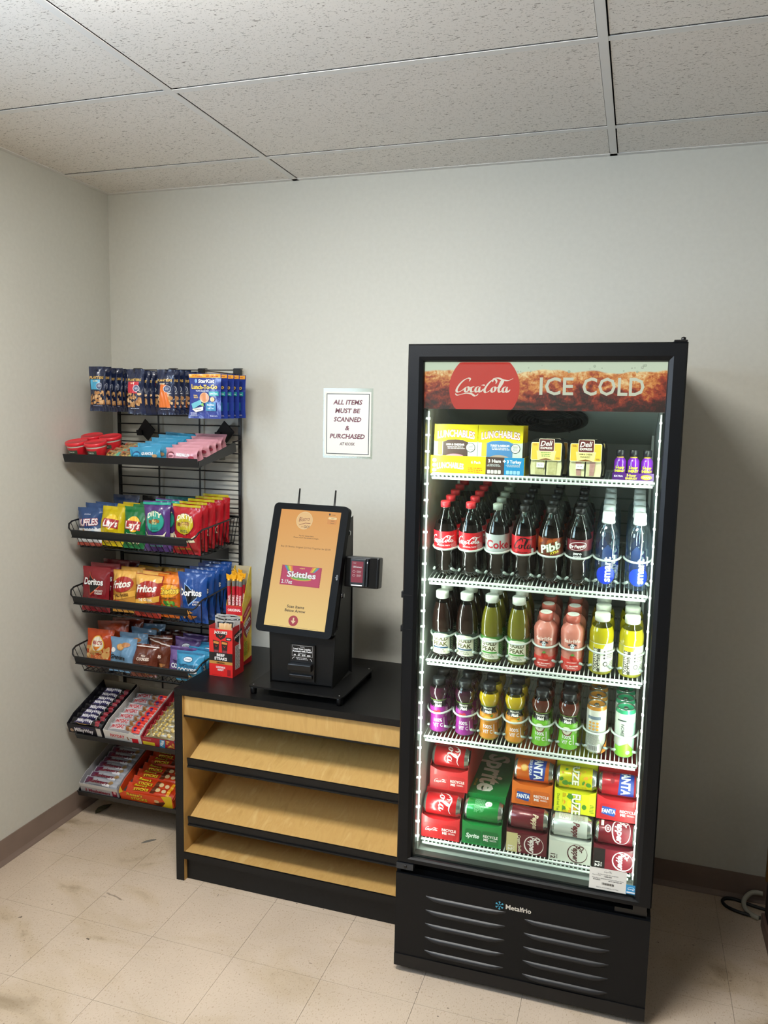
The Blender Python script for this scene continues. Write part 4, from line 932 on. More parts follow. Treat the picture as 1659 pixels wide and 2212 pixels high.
def recyc(logo):
    def f(s):
        s.rrect(.9, .5, 6.1, 5.0, .8, '#00000018' if 0 else s.dark); s.rrect(6.3, .5, 11.6, 5.0, .8, s.dark); logo(s)
        s.text('RECYCLE', 9.0, 3.3, .85, '#f4e8e4', w=4.6, bold=.03); s.text('ME', 7.6, 2.2, .85, '#f4e8e4', w=1.5, bold=.03); s.lines(8.6, 1.9, 11, 2.5, 2, '#f4e8e4', 2)
    return f
def fr_(dark, logo):
    def f(s): s.dark = dark; recyc(logo)(s)
    return f
cokefront = fr_('#b81d22', lambda s: coke(s, 3.4, 2.9, 4.2))
def cancoke(s): cola(s, 6.6, 5.6, 8.2, '#f6eeee', 0); s.lines(1.2, 1.5, 2.4, 4, 7, '#f0c0c0', 3); s.rrect(1.2, 7.6, 2.0, 8.9, .2, '#f4f4f4')
me_coke = soda_can_mesh('#c01720', cancoke)
VC = .012
carton(.056, VC, 0, '#c9232a', cokefront, me_coke, 'red cola can carton, lower one of the two at the left end', 'red cola can lying in the lower left carton')
carton(.066, VC+.062, .1352, '#c9232a', cokefront, me_coke, 'red cola can carton, upper one of the two at the left end', 'red cola can lying in the upper left carton')
def spr_top(s): s.text('Sprite', 6.2, 16.4, 7.4, '#eef6ea', w=29, rot=-PI/2, bold=.035, shear=.15); s.text('LEMON-LIME', 1.3, 8, .7, '#c8c030', rot=-PI/2, maxw=7)
def can_spr(s): s.text('e', 5.4, 7.2, 3.0, '#eef4ea', bold=.05); s.lines(3.4, 2.2, 8.6, 5.4, 12, '#8ad09a', 1); s.rrect(1.0, 1.6, 2.6, 3.8, .1, '#9ad8a8').rrect(1.15, 1.75, 2.45, 3.65, .1, '#128a3c')
me_spr = soda_can_mesh('#108a3a', can_spr)
carton(.188, VC+.004, 0, '#15803a', fr_('#0f6a30', lambda s: s.text('Sprite', 3.4, 2.9, 1.4, '#eef4ea', w=4.2, bold=.03, shear=.25)), me_spr, 'single green lemon-lime can carton with big white lettering along its top', 'green can lying in the green carton', spr_top)
def can_fan(s): s.poly([(2.2, 4.4), (6.4, 3.4), (11.4, 4.2), (11.0, 8.4), (2.6, 9.0)], '#1c3f9a'); s.text('FANTA', 6.6, 6.6, 2.6, '#ffffff', w=8.2, bold=.05, out=('#1c3f9a', .03)); s.text('ZERO SUGAR', 6.6, 4.2, .8, '#f4f4f4', w=5.6, bold=.03); s.ell(7.2, 2.2, 1.1, 1.1, '#f4a83a', 16).ell(7.2, 2.2, .8, .8, '#f8c870', 12)
me_fan = soda_can_mesh('#dd6a1c', can_fan)
fanl = lambda s: (s.poly([(1.4, 1.8), (5.2, 1.2), (5.6, 3.8), (1.6, 4.2)], '#1c4a9a'), s.text('FANTA', 3.5, 2.8, 1.3, '#ffffff', w=4.0, bold=.05))
def fan_strawb(s): s.text('FANTA', 6.8, 6.9, 2.6, '#ffffff', w=8.2, bold=.05); s.ell(4.6, 3.4, .9, .6, '#8a1020', 12).ell(6.8, 3.0, .9, .6, '#8a1020', 12)
def fs_(s): s.poly([(2.0, 5.2), (11.6, 4.6), (11.6, 9.2), (3.0, 9.2)], '#1d3f9c'); fan_strawb(s); s.rrect(.9, 1.6, 1.7, 3, .1, '#f0d0d4')
me_fas = soda_can_mesh('#b8202c', fs_)
def drp(col, c2, rim='#5a1420'):
    def f(s):
        s.ell(6.8, 6.4, 4.4, 2.7, col, 26).ell(6.8, 6.5, 4.1, 2.45, c2, 26); s.text('Dr', 4.6, 7.7, 1.4, col, bold=.05, shear=.2); s.text('Pepper', 7.0, 6.2, 1.9, col, w=7.0, bold=.05, shear=.2)
        s.ell(6.6, 2.6, 1.1, .9, col, 14).ell(6.6, 2.6, .85, .65, c2, 14).text('23', 6.6, 2.6, .7, col, bold=.03); s.rrect(3.8, .6, 6.0, 1.4, .1, '#d8d0c8')
    return f
def dpfront(ink, c2, side, name):
    def f(s):
        s.rect(0, 0, 12.35, 6.2, c2); s.rect(0, 0, 3.4, 6.2, side); s.ell(8.4, 3.1, 3.0, 3.0, ink, 26).ell(8.5, 3.2, 2.75, 2.75, c2, 26); s.text('Dr', 9.6, 4.6, 1.3, ink, rot=-PI/2, bold=.05, shear=.2).text('Pepper', 8.1, 3.1, 1.8, ink, w=5.0, rot=-PI/2, bold=.05, shear=.25)
        if name: s.text(name, 4.1, 3.0, 1.0, '#e8dcc0', w=5.4, rot=-PI/2+.1, bold=.02)
        s.text('12', 1.3, 1.2, 1.4, ink if c2 != '#d5d4c6' else '#3a1a1e', rot=-PI/2, bold=.04); s.text('PACK', 2.4, 1.2, .4, ink, rot=-PI/2)
    return f
me_dcs = soda_can_mesh('#6a1524', lambda s: (s.rrect(1.2, .8, 3.0, 5.0, .1, '#d9d2c0'), [s.rect(1.3+.16*i, 1.0, 1.38+.16*i, 4.8, '#3a2a28') for i in range(10)], s.text('Pepper', 9.0, 7.4, 1.7, '#d8c0a0', w=5.0, bold=.05, shear=.2)))
me_ddt = soda_can_mesh('#c3c6be', lambda s: (s.rrect(2.4, 1.2, 6.0, 4.8, .1, '#e3e3da'), s.lines(2.6, 1.4, 5.8, 4.6, 12, '#8a6a68', 2), s.lines(2.4, 5.4, 6.4, 9.0, 10, '#a08a88', 4), s.text('Pepper', 9.4, 6.6, 1.9, '#5a1a22', w=5.4, bold=.05, shear=.2)))
me_drp = soda_can_mesh('#6e1020', drp('#efe2e0', '#701222'))
def fuz_art(s): s.blobs(0, 0, s.W, s.H, 26, .4, 1.1, ['#c8b010', '#3f8a2a', '#e8902a', '#e0c820'], 9)
me_fuz = soda_can_mesh('#d8cf14', lambda s: (s.blobs(2, 0, 11.6, 9.8, 30, .4, 1.0, ['#c8b010', '#4f8a2a', '#e8a02a'], 9), s.text('FUZE', 6.4, 4.9, 2.0, '#f6f4d8', w=7.6, bold=.06, out=('#5a7a20', .03))))
carton(.328, VC+.004, 0, '#5a1420', dpfront('#eadfd8', '#5f1522', '#cdbd86', 'Cream Soda'), me_dcs, 'maroon and cream can carton below the orange one', 'maroon can lying in the maroon and cream carton')
carton(.334, VC+.05, .1352, '#e0701e', fr_('#c9601a', fanl), me_fan, 'orange can carton, upper one in the middle column', 'orange can lying in the orange carton')
carton(.459, VC, 0, '#c9cabf', dpfront('#4a1820', '#d5d4c6', '#d5d4c6', ''), me_ddt, 'pale grey can carton below the yellow one', 'silver can lying in the pale grey carton')
def fuzfront(s): s.blobs(.3, 0, 12, 6.2, 26, .5, 1.3, ['#c8b010', '#4f8a2a', '#e8a02a', '#f0e020'], 11); s.text('FUZE', 6.6, 3.0, 2.6, '#f8f6dc', w=6.6, rot=-PI/2, bold=.05, out=('#5a7a20', .03)); s.rect(0, 0, 2.4, 6.2, '#d8dc1e').rect(10.2, 0, 12.35, 6.2, '#dfe030'); s.text('Diced Iced Tea', 1.2, 3.0, .8, '#4a6a20', rot=-PI/2, maxw=5.4).lines(10.5, .8, 12, 3.6, 6, '#5a7a20', 2)
carton(.465, VC+.045, .1352, '#dede22', fuzfront, me_fuz, 'yellow and green lemon tea can carton, upper one right of the orange carton', 'yellow can lying in the yellow carton')
carton(.590, VC, 0, '#5f1020', dpfront('#f2e6e4', '#741224', '#1e1718', ''), me_drp, 'dark maroon can carton with a black edge, lower right corner', 'dark maroon can lying in the lower right carton')
carton(.592, VC+.04, .1352, '#c3242c', fr_('#ae1c26', fanl), me_fas, 'red fruit soda can carton with blue badge, upper right corner', 'red and blue can lying in the upper right carton')
mb = MB(); mb.lathe([(.001, .1), (.002, .1)], kb2, 4); 

# ------------------------------------------------------------------ TOP SHELF FOOD
TT = SH['top']
def at_top(u, v, z=0, rz=0, rx=0): return TT @ Matrix.Translation((u, v, z+.0006)) @ Matrix.Rotation(rz, 4, 'Z') @ Matrix.Rotation(rx, 4, 'X')
def lunch_title(s, cx_, cy_, wd, h):
    s.text('LUNCHABLES', cx_, cy_, h, '#fdf8ee', w=wd, bold=.05, out=('#b8361c', .055), arc=-.012*(14/wd)**2)
yb = M('#f0dc12', .4)
t = thing('snack_kit_box', 'yellow open cardboard tray holding the lunch kits on the top cooler shelf', 'box'); mb = MB(); BW, BH, BDp = .282, .054, .14
mb.box((0, 0, 0), (BW, .002, BH), yb); mb.box((0, BDp-.002, 0), (BW, BDp, BH), yb); mb.prism([(.0021, 0), (BDp-.0021, 0), (BDp-.0021, .054), (.0021, .054)], 'x', 0, .002, yb); mb.box((BW-.002, .0021, 0), (BW, BDp-.0021, BH), yb); mb.box((.0021, .0021, 0), (BW-.0021, BDp-.0021, .0015), yb)
s = Sheet(28.2, 5.4); s.rect(0, 0, 1.6, 5.4, '#ecd90f'); s.text('LUNCHABLES', 6.2, 2.6, 1.7, '#fdf8ee', w=8.2, bold=.05, out=('#b8361c', .05), arc=-.02); s.text('6 Pack', 14.0, 3.7, .8, '#fff6d0', w=3.0, bold=.04, out=('#b8361c', .03))
s.lines(11.2, .5, 16.2, 2.2, 3, '#c8661c', 2); s.rect(16.9, 0, 22.4, 5.4, '#4a3630').rect(22.4, 0, 28.2, 5.4, '#1f86bc'); s.text('3 Ham', 19.5, 4.3, .95, '#f6f2ea', w=3.8, bold=.05).text('+', 22.4, 4.3, 1.2, '#f6f2ea', bold=.06).text('3 Turkey', 25.3, 4.2, .9, '#f6f2ea', w=4.2, bold=.04)
for x_ in (17.2, 22.8): s.lines(x_, 2.6, x_+4.6, 3.4, 3, '#cfd4d4', int(x_)); [s.rrect(x_+.2+1.05*i, .5, x_+1.1+1.05*i, 1.6, .2, '#d8d8cc' if x_ < 20 else '#9cc8dc') for i in range(4)]
for i in range(3): s.ell(1.3, 1.0+1.5*i, .7, .6, '#f8f2c0', 12)
mb.sheet(s, flat_front(0, -.0001, 0), base=.0002, step=.00006); obj('box_body', mb, t); t.matrix_world = at_top(.053, .012)
def kit(kind):
    s = Sheet(13.3, 14.6); s.rect(.2, 9.4, 13.1, 14.5, '#f3df10'); s.text('LUNCHABLES', 6.7, 12.0, 2.1, '#fdf8ee', w=11.4, bold=.05, out=('#b8361c', .055), arc=-.02)
    c_ = '#4b3732' if kind == 'ham' else '#4a80b4'; s.rect(2.8, 0, 10.4, 9.4, c_); s.poly([(2.8, 9.3), (10.4, 9.3), (9, 9.9), (6.6, 10.1), (4.2, 9.9)], c_)
    s.text('HAM & CHEDDAR' if kind == 'ham' else 'TURKEY & AMERICAN', 6.6, 8.6, .6, '#f4f0ea', w=5.6, bold=.05).lines(3.8, 7.2, 9.6, 8.1, 2, '#e8e2da', 2)
    s.ell(6.5, 4.6, 3.0, 1.0, '#c96a80' if kind == 'ham' else '#9a8578', 22).ell(6.5, 4.9, 2.9, .9, '#d98a9a' if kind == 'ham' else '#b09a8c', 22)
    s.ell(11.2, 7.8, 1.4, 1.4, '#39403c', 22).ell(11.2, 7.8, 1.25, 1.25, '#dfe6d6', 22).lines(10.3, 7.0, 12.1, 8.6, 5, '#6a7068', 3); s.rect(11.0, 3.8, 12.6, 5.2, '#c9cfc6'); s.rect(1.2, 5.4, 2.6, 9.4, '#e8c040')
    mb = MB(); cp = M('#c6cdc6', .18, coat=.5); mb.box((.002, .003, .0), (.131, .024, .100), cp, None, .004); mb.box((0, 0, .096), (.133, .0025, .146), M('#f3df10', .3, coat=.3)); mb.box((0, .0001, 0), (.133, .0024, .0959), M('#ccd3cc', .2, coat=.4))
    mb.sheet(s, flat_front(0, -.0001, 0), base=.0002, step=.00006); return mb.mesh('lunch_kit')
kh, kt = kit('ham'), kit('turkey')
for k in range(3):
    for me_, x, nm in ((kh, .0605, 'brown ham'), (kt, .1945, 'blue turkey')):
        o = obj('lunch_kit', me_); o.matrix_world = at_top(x+.002*k, .018+.040*k, .002, 0, -.06)
        tag(o, f'{ORD[k]} {nm} lunch kit from the front, standing in the yellow tray', 'snack', 'lunch kits in the yellow tray')
def deli(kind):
    t = thing('sandwich_pack', 'x', 'sandwich'); mb = MB(); bk = M('#101211', .2, coat=.4)
    # black tray, rounded top, with domed film
    out = [(-.047, 0), (.047, 0), (.051, .03), (.052, .085), (.046, .106), (.03, .113), (-.03, .113), (-.046, .106), (-.052, .085), (-.051, .03)]
    mb.prism(out, 'y', .006, .010, bk); inn = [(x*.9, .004+z*.93) for x, z in out]; mb.prism(inn, 'y', .0101, .055, bk); obj('tray', mb, t)
    mb = MB(); bread = noise_mat('bread', [(.3, '#e9dbab'), (.7, '#f6eac2')], 60, .8, .3, space='object')
    for sx in (-1, 1):
        pts = [(sx*.002, .006), (sx*.043, .006), (sx*.045, .03), (sx*.042, .06), (sx*.028, .082), (sx*.010, .086), (sx*.002, .08)]
        if sx < 0: pts = pts[::-1]
        mb.prism(pts, 'y', -.004 if 0 else .001, .0058, bread)
        if kind == 'ham': mb.prism([(sx*.018-.006, .008), (sx*.018+.006, .008), (sx*.02+.008, .05), (sx*.018, .07), (sx*.02-.008, .05)], 'y', -.0012, .0009, noise_mat('ham', [(.3, '#b8807c'), (.7, '#cf9a94')], 90, .6, 0, space='object'))
        else: mb.prism([(sx*.018-.012, .008), (sx*.018+.012, .008), (sx*.02+.012, .05), (sx*.018, .07), (sx*.02-.012, .05)], 'y', -.0012, .0009, noise_mat('egg salad', [(.3, '#c2b27c'), (.7, '#ddd09c')], 120, .7, .4, space='object'))
    obj('sandwich', mb, t)
    mb = MB(); mb.prism([(x*.97, .002+z*.97) for x, z in out], 'y', -.0065, -.0060, clear('#fafcfa', .9, 'film', .06, .03, .06)); obj('film', mb, t)
    s = Sheet(8.8, 7.0); s.rrect(.0, .4, 8.8, 5.6, .4, '#f4ecc0').rrect(.15, .55, 8.65, 5.45, .35, '#ebb93a').poly([(2.0, .5), (6.8, .5), (7.2, 3.2), (1.6, 3.2)], '#ecdf8e').poly([(2.2, .5), (6.6, .5), (4.4, 1.1)], '#7a4a22')
    s.rrect(2.2, 3.0, 6.7, 6.7, .3, '#f4e6c8').rrect(2.35, 3.15, 6.55, 6.55, .25, '#5e1f1e').text('Deli', 4.4, 5.4, 1.5, '#f6f0e4', w=3.2, bold=.02, shear=.3, rot=.06).text('EXPRESS', 4.4, 4.0, .62, '#f6f0e4', w=3.4, bold=.04)
    if kind == 'egg': s.lines(2.6, 1.4, 6.2, 2.9, 3, '#4f8a3a', 4)
    else: s.text('HAM & CHEESE', 4.4, 2.5, .42, '#3a2a1a', w=3.6, bold=.02).lines(2.6, 1.4, 6.2, 2.1, 2, '#6a5a3a', 4)
    s.lines(.5, 4.6, 1.9, 5.2, 2, '#8a5a1a', 1).lines(7.2, .8, 8.4, 1.4, 2, '#6a5a3a', 2)
    mb = MB(); mb.sheet(s, flat_front(-.044, -.0067, .044), base=.0002, step=.00006); s = Sheet(2.2, 1.4); s.rect(0, 0, 2.2, 1.4, '#eeeeea').text('SELL BY', 1.1, .7, .3, '#444444', maxw=1.6); mb.sheet(s, flat_front(-.026, -.0067, .027), base=.0003); obj('label_sticker', mb, t); return t
pe, ph_ = Proto(deli('egg')), Proto(deli('ham'))
for k in range(2):
    place(pe.get(), None, mat=at_top(.396+.012*k, .022+.066*k, .001, -.05, -.10), label=['egg salad sandwich pack with green print, in front beside the lunch kits', 'black sandwich pack behind the egg salad one'][k], group='wrapped sandwiches on the top cooler shelf')
    place(ph_.get(), None, mat=at_top(.508+.006*k, .022+.066*k, .001, .0, -.10), label=['ham and cheese sandwich pack in front, right of the egg salad one', 'black sandwich pack behind the ham and cheese one'][k], group='wrapped sandwiches on the top cooler shelf')
t = thing('shot_carton', 'small purple carton holding energy shot bottles at the right of the top shelf', 'box'); mb = MB(); pu = M('#4a1d6a', .35)
mb.box((0, 0, 0), (.112, .0015, .022), pu); mb.box((0, .0405, 0), (.112, .042, .022), pu); mb.box((0, .0016, 0), (.0015, .0404, .022), pu); mb.box((.1105, .0016, 0), (.112, .0404, .022), pu); mb.box((.0016, .0016, 0), (.1104, .0404, .001), pu)
s = Sheet(11.2, 2.2); s.text('EXTRA', 1.7, 1.3, .5, '#e8d8f0', w=2.4, bold=.03).text('5-hour', 5.2, 1.6, .7, '#e8e04a', w=2.6, bold=.04).text('ENERGY', 5.2, .7, .6, '#e8e04a', w=3.2, bold=.04).ell(9.2, 1.1, 1.5, .7, '#e8a02a', 14).text('GRAPE', 9.2, 1.1, .5, '#f8e8a0', maxw=2.2, bold=.03)
mb.sheet(s, flat_front(0, -.0001, 0), base=.0002, step=.00006); obj('box_body', mb, t); t.matrix_world = at_top(.584, .018)
SHOT = [(.014, 0), (.0165, .003), (.0165, .05), (.0155, .056), (.010, .063), (.0085, .067), (.0085, .074)]
s = Sheet(5, 5); s.text('5-hour', 2.5, 3.4, .8, '#e8e04a', w=2.6, bold=.05, out=('#120818', .05)).text('ENERGY', 2.5, 2.4, .7, '#e8e04a', w=3.0, bold=.05, out=('#120818', .05)).ell(2.5, 1.2, 1.2, .4, '#e8e04a', 12)
t = thing('energy_shot_bottle', 'x', 'bottle'); mb = MB(); mb.lathe(SHOT, M('#6a1f9a', .25, coat=.4), 20, None, True, None, lambda z: M('#6a1f9a', .25, coat=.4) if z < .0625 else M('#c8a83a', .3)); mb.sheet(s, cyl_map(SHOT, .05, .002), .4, base=.0004); obj('bottle_body', mb, t); mb = MB(); capm(mb, .0118, .0665, .0195, '#15161a'); obj('cap', mb, t)
ps = Proto(t)
for k, x in enumerate((.6035, .640, .6765)): place(ps.get(), None, mat=at_top(x, .0215+.017, .0013), label=['left', 'middle', 'right'][k]+' one of three purple energy shot bottles in the small carton', group='energy shots')

# ------------------------------------------------------------------ SNACK RACK
bm_ = M('#101114', .4, spec=.45); bmw = M('#0e0f11', .42)
rk = thing('gridwall_panel', 'black wire grid panel standing against the back wall behind the snacks', 'rack', None, (.355, -.03, 0))
def vert(x, r): mb = MB(); mb.box((x-r, -r*.7, 0), (x+r, r*.7, 1.934), bmw); return mb
obj('upright_tube', vert(-.299, .0065), rk); obj('upright_tube', vert(.299, .0065), rk)
obj('upright_wire', vert(-.098, .003), rk); obj('upright_wire', vert(.105, .003), rk)
mb = MB(); mb.tube([(-.299, .0, 0), (.299, .0, 0)], .0028, bmw, 6); hw_me = mb.mesh('cross_wire')
for k in range(49): obj('cross_wire', hw_me, rk, loc=(0, -.0062, 1.931-.0387*k))
for x in (-.29, .29): mb = MB(); mb.box((x-.012, -.006, 1.90), (x+.012, .028, 1.906), bmw); obj('wall_clip', mb, rk)

def bag_fn(w_, h_, t_, seed, crimp=.012, wr=1.):
    def P(x, z, side, off):
        s = max(-1, min(1, x/(w_/2))); q = max(0, min(1, z/h_)); c = crimp/h_
        qq = max(0, min(1, (q-c)/(1-2*c))); e = math.sin(PI*qq)**.55 if 0 < qq < 1 else 0
        l = (1-abs(s)**2.4)**.6 if abs(s) < 1 else 0
        T = t_/2*e*l
        n1 = noise.noise(Vector((s*1.9+seed*7.1, q*3.0, seed*3.3+side))); n2 = noise.noise(Vector((s*5+seed, q*4.2, seed+side*5)))
        ed = math.exp(-min(qq, 1-qq)/.10)
        T += t_*wr*(.22*n1*e + .13*n2*e*l + .09*math.sin(s*15+seed*2+3*n1)*ed*e*l)
        T = max(T, -.002)
        bend = .009*noise.noise(Vector((s*1.2, q*1.4+seed, seed*1.7)))+(.0016*math.sin(s*9+seed) if (q < c*1.2 or q > 1-c*1.2) else 0)
        xx = x*(1-.075*e)
        return Vector((xx, bend+side*(T+off+.0003), z))
    return P
def bag_mesh(w_, h_, t_, base, sheet=None, seed=1, crimp=.012, nx=18, nz=22, wr=1., mat=None, back=None):
    P = bag_fn(w_, h_, t_, seed, crimp, wr); mb = MB(); m = mat or foil(base)
    zs = [0, crimp] + [crimp+(h_-2*crimp)*(i/nz) for i in range(1, nz)] + [h_-crimp, h_]
    for side in (-1, 1):
        vs = [P(-w_/2+w_*i/nx, z, side, 0) for z in zs for i in range(nx+1)]
        fs = [(j*(nx+1)+i, j*(nx+1)+i+1, (j+1)*(nx+1)+i+1, (j+1)*(nx+1)+i) for j in range(len(zs)-1) for i in range(nx)]
        if side > 0: fs = [f[::-1] for f in fs]
        mb.add(vs, fs, m if side < 0 else (foil(back) if back else m), True)
    if sheet:
        def f(u, v, o): return P(u-w_/2, v, -1, o)
        mb.sheet(sheet, f, .42, base=.0023, step=.00018, kw=dict(rough=.3, coat=.25))
    return mb.mesh('bag')
def put(name, me, label, cat, group, loc, yaw=0., lean=0., roll=0.):
    o = obj(name, me); tag(o, label, cat, group)
    o.matrix_world = Matrix.Translation(loc) @ Matrix.Rotation(yaw, 4, 'Z') @ Matrix.Rotation(-lean, 4, 'X') @ Matrix.Rotation(roll, 4, 'Y')
    return o

# hooks with hanging packets ---------------------------------------------
def hook(x, z, label):
    t = thing('display_hook', label, 'hook', 'black wire hooks on the grid panel', (x, -.04, z)); mb = MB(); mb.box((-.016, -.003, -.026), (.016, .003, .024), bmw); mb.box((-.016, .0031, .0225), (.016, .022, .0255), bmw); obj('hook_plate', mb, t)
    mb = MB(); mb.tube([(0, -.0031, 0), (0, -.255, 0), (0, -.268, .003)], .0024, bmw, 6); obj('hook_wire', mb, t)
for x, l in ((.158, 'black wire hook holding the left nut packets'), (.335, 'black wire hook holding the middle nut packets'), (.478, 'black wire hook holding the right nut packets'), (.645, 'black wire hook holding the tuna kit pouches')): hook(x, 1.913, l)
nv = '#1d2748'
def nuts(panel, c2, word):
    s = Sheet(7.8, 17.8); s.blobs(.5, 2.6, 7.3, 8.2, 34, .5, .95, ['#c89a66', '#b5824e', '#d8b080', '#9a6a3c'], hash(word) % 9 if 0 else len(word))
    s.text('PLANTERS', 3.9, 13.4, .95, '#d8b060', w=6.6, bold=.035)
    s.poly(panel, c2); s.ell(5.3, 10.0, 1.35, 1.35, '#c8ccd4', 18).ell(5.3, 10.0, 1.15, 1.15, '#3a466a', 18).lines(4.6, 9.5, 6.0, 10.6, 3, '#d8dce4', 2)
    s.text(word, 3.4, 12.0, .55, '#f4e8c0', maxw=4.2, bold=.03); s.ell(3.9, 16.4, .35, .2, '#0c1020', 10); s.lines(1.5, 1.9, 6.5, 2.3, 1, '#b8c0d8', 3); return s
nutA = bag_mesh(.078, .178, .024, nv, nuts([(.9, 8.6), (5.4, 8.6), (5.4, 12.6), (.9, 12.6)], '#4aa6cc', 'SALTED'), 3)
nutB = bag_mesh(.080, .176, .024, nv, nuts([(.9, 8.2), (5.8, 8.0), (6.4, 12.6), (.9, 12.6)], '#c22a3a', 'HEAT'), 5)
nutC = bag_mesh(.078, .176, .022, nv, nuts([(1.0, 2.8), (6.6, 2.8), (5.6, 7.4), (5.0, 11.6), (2.4, 12.0), (2.0, 7.4)], '#d8702c', 'HONEY'), 8)
rnd = random.Random(5)
for k in range(8): put('nut_packet', nutA, f'{ORD[k]} navy nut packet with light blue panel from the front, left hook', 'snack', 'nut packets hanging on the left hook', (.157+rnd.uniform(-.003, .003)+.002*k, -.300+.033*k, 1.750+rnd.uniform(-.002, .002)), rnd.uniform(-.12, .12) if k else .05)
for k in range(7): put('nut_packet', nutB, f'{ORD[k]} navy nut packet with red panel from the front, middle hook', 'snack', 'nut packets hanging on the middle hook', (.341+rnd.uniform(-.004, .004)-.002*k, -.300+.036*k, 1.742+rnd.uniform(-.003, .003)), rnd.uniform(-.15, .15) if k else .0)
for k in range(6): put('nut_packet', nutC, f'{ORD[k]} navy nut packet with orange panel from the front, right hook', 'snack', 'nut packets hanging on the right hook', (.476+rnd.uniform(-.003, .003), -.298+.040*k, 1.743+rnd.uniform(-.002, .002)), rnd.uniform(-.12, .12) if k else -.04)
s = Sheet(14.5, 17.2); s.rect(.2, 15.6, 14.3, 17.0, '#f0a83a').text('17g Protein', 3.8, 16.3, .6, '#a8382a', w=4.6, bold=.03).text('260 Calories', 10.6, 16.3, .6, '#a8382a', w=5.2, bold=.03)
s.text('StarKist', 8.2, 14.4, 1.35, '#f2f4f8', w=7.4, bold=.05, shear=.1); s.ell(3.4, 14.4, .6, .8, '#8ab0d8', 12); s.text('Lunch-To-Go', 7.2, 12.1, 1.7, '#f2d060', w=12.0, bold=.04, arc=.006, out=('#7a3a20', .02)); s.text('TUNA SALAD KIT', 6.4, 10.6, .5, '#e8eef8', w=6.2, bold=.03)
s.ell(7.4, 8.0, 2.2, 2.0, '#e0b890', 22).ell(7.4, 8.1, 1.9, 1.7, '#cf8a5c', 22).ell(11.0, 7.4, 1.0, .9, '#e0b070', 16); s.text('TUNA', 3.2, 8.8, .5, '#f2d060', bold=.03).text('SALAD', 3.4, 8.1, .5, '#f2d060', bold=.03); s.rect(9.6, 8.8, 13.8, 10.4, '#2a9a9a').text('Light Tuna', 11.7, 9.6, .6, '#e8f4f4', w=3.4, bold=.03)
s.poly([(1.2, 5.6), (5.6, 7.2), (6.2, 5.6), (2.0, 3.6)], '#6ab8c8').poly([(1.6, 3.6), (6.8, 4.6), (6.8, 3.2), (3.4, 2.4)], '#f0efe4').poly([(5.6, 5.2), (6.8, 6.2), (7.2, 4.6)], '#7ab83a').rect(8.0, 3.0, 12.6, 6.2, '#2f7fa8').text('StarKist', 10.3, 5.3, .6, '#f2f4f8', w=3.2, bold=.04).text('Light Tuna', 10.3, 4.0, .5, '#e8f4f4', w=2.8); s.text('RELISH/MUSTARD', 4.4, 3.6, .4, '#3a3a3a', maxw=3)
s.lines(.8, .8, 4.6, 2.4, 4, '#c8d0e8', 4).lines(9.4, .8, 13.6, 1.4, 2, '#c8d0e8', 5)
tuna = bag_mesh(.145, .172, .010, '#2b409c', s, 2, .01, 8, 10, .6)
for k in range(5): put('tuna_kit_pouch', tuna, f'{ORD[k]} blue tuna lunch kit pouch from the front on the right hook', 'snack', 'tuna kit pouches on the right hook', (.648+.001*k, -.300+.047*k, 1.730+.001*k), 0 if k == 0 else rnd.uniform(-.02, .05))

# flat trays -------------------------------------------------------------
def tray(name, label, x0, x1, y0, z0, ang, depth, lip=.024, lb=-.010):
    T = Matrix.Translation((x0, y0, z0)) @ Matrix.Rotation(math.radians(ang), 4, 'X'); W_ = x1-x0
    t = thing(name, label, 'shelf', 'black metal shelves on the wire panel'); t.matrix_world = T
    mb = MB(); mb.prism([(-.003, lb), (-.006, lip), (-.0035, lip+.001), (-.0005, -.009), (.02, -.008), (.02, -.012)], 'x', 0, W_, bm_); obj('front_lip', mb, t)
    for x in (.0, W_-.003):
        mb = MB(); mb.prism([(.0026, -.012), (.0026, lip*.5), (.03, .012), (depth, .012), (depth, -.03), (depth-.03, -.03), (.03, -.012)], 'x', x, x+.003, bm_); obj('side_plate', mb, t)
    mb = MB(); n = int(W_/.032)
    for k in range(1, n): mb.tube([(W_*k/n, .021, -.0095), (W_*k/n, depth, -.0095)], .0024, bmw, 5)
    for d in (depth*.5, depth): mb.tube([(.004, d, -.0145), (W_-.004, d, -.0145)], .0026, bmw, 5)
    o = obj('deck_wires', mb, t); o['kind'] = 'stuff'
    return t, T
t1, T1 = tray('shelf_tray', 'top black metal tray shelf with cups and small packets on it', .035, .655, -.362, 1.553, 13.5, .30)
for x in (.172, .558):
    mb = MB(); c = T1.inverted() @ Vector((.036+x, -.046, 1.673)); mb.prism([(c.x-.042, c.z), (c.x, c.z-.048), (c.x+.042, c.z), (c.x, c.z+.048)], 'y', c.y-.003, c.y+.003, bm_)
    mb.box((c.x-.046, c.y-.012, c.z-.022), (c.x-.02, c.y-.0031, c.z+.0), bm_); obj('bracket', mb, t1)
mb = MB(); c = T1.inverted() @ Vector((.575, -.05, 1.60)); mb.box((c.x-.013, c.y-.004, c.z-.045), (c.x+.013, c.y+.002, c.z+.03), clear('#c8ccc8', .9, 'acrylic', .1)); obj('sign_clip', mb, t1, 'clear plastic sign clip')
mb = MB(); mb.tube([(.617, .28, .016), (.64, .30, .018), (.65, .30, .02)], .003, bmw, 5); obj('bracket_arm', mb, t1)
t5, T5 = tray('shelf_tray', 'lower black metal tray shelf holding three open candy bar boxes', .070, .655, -.385, .405, 19.3, .31, .002, -.024)
t6, T6 = tray('shelf_tray', 'lowest black metal tray shelf with silver and orange candy boxes', .052, .655, -.362, .138, 18.6, .31, .002, -.024)
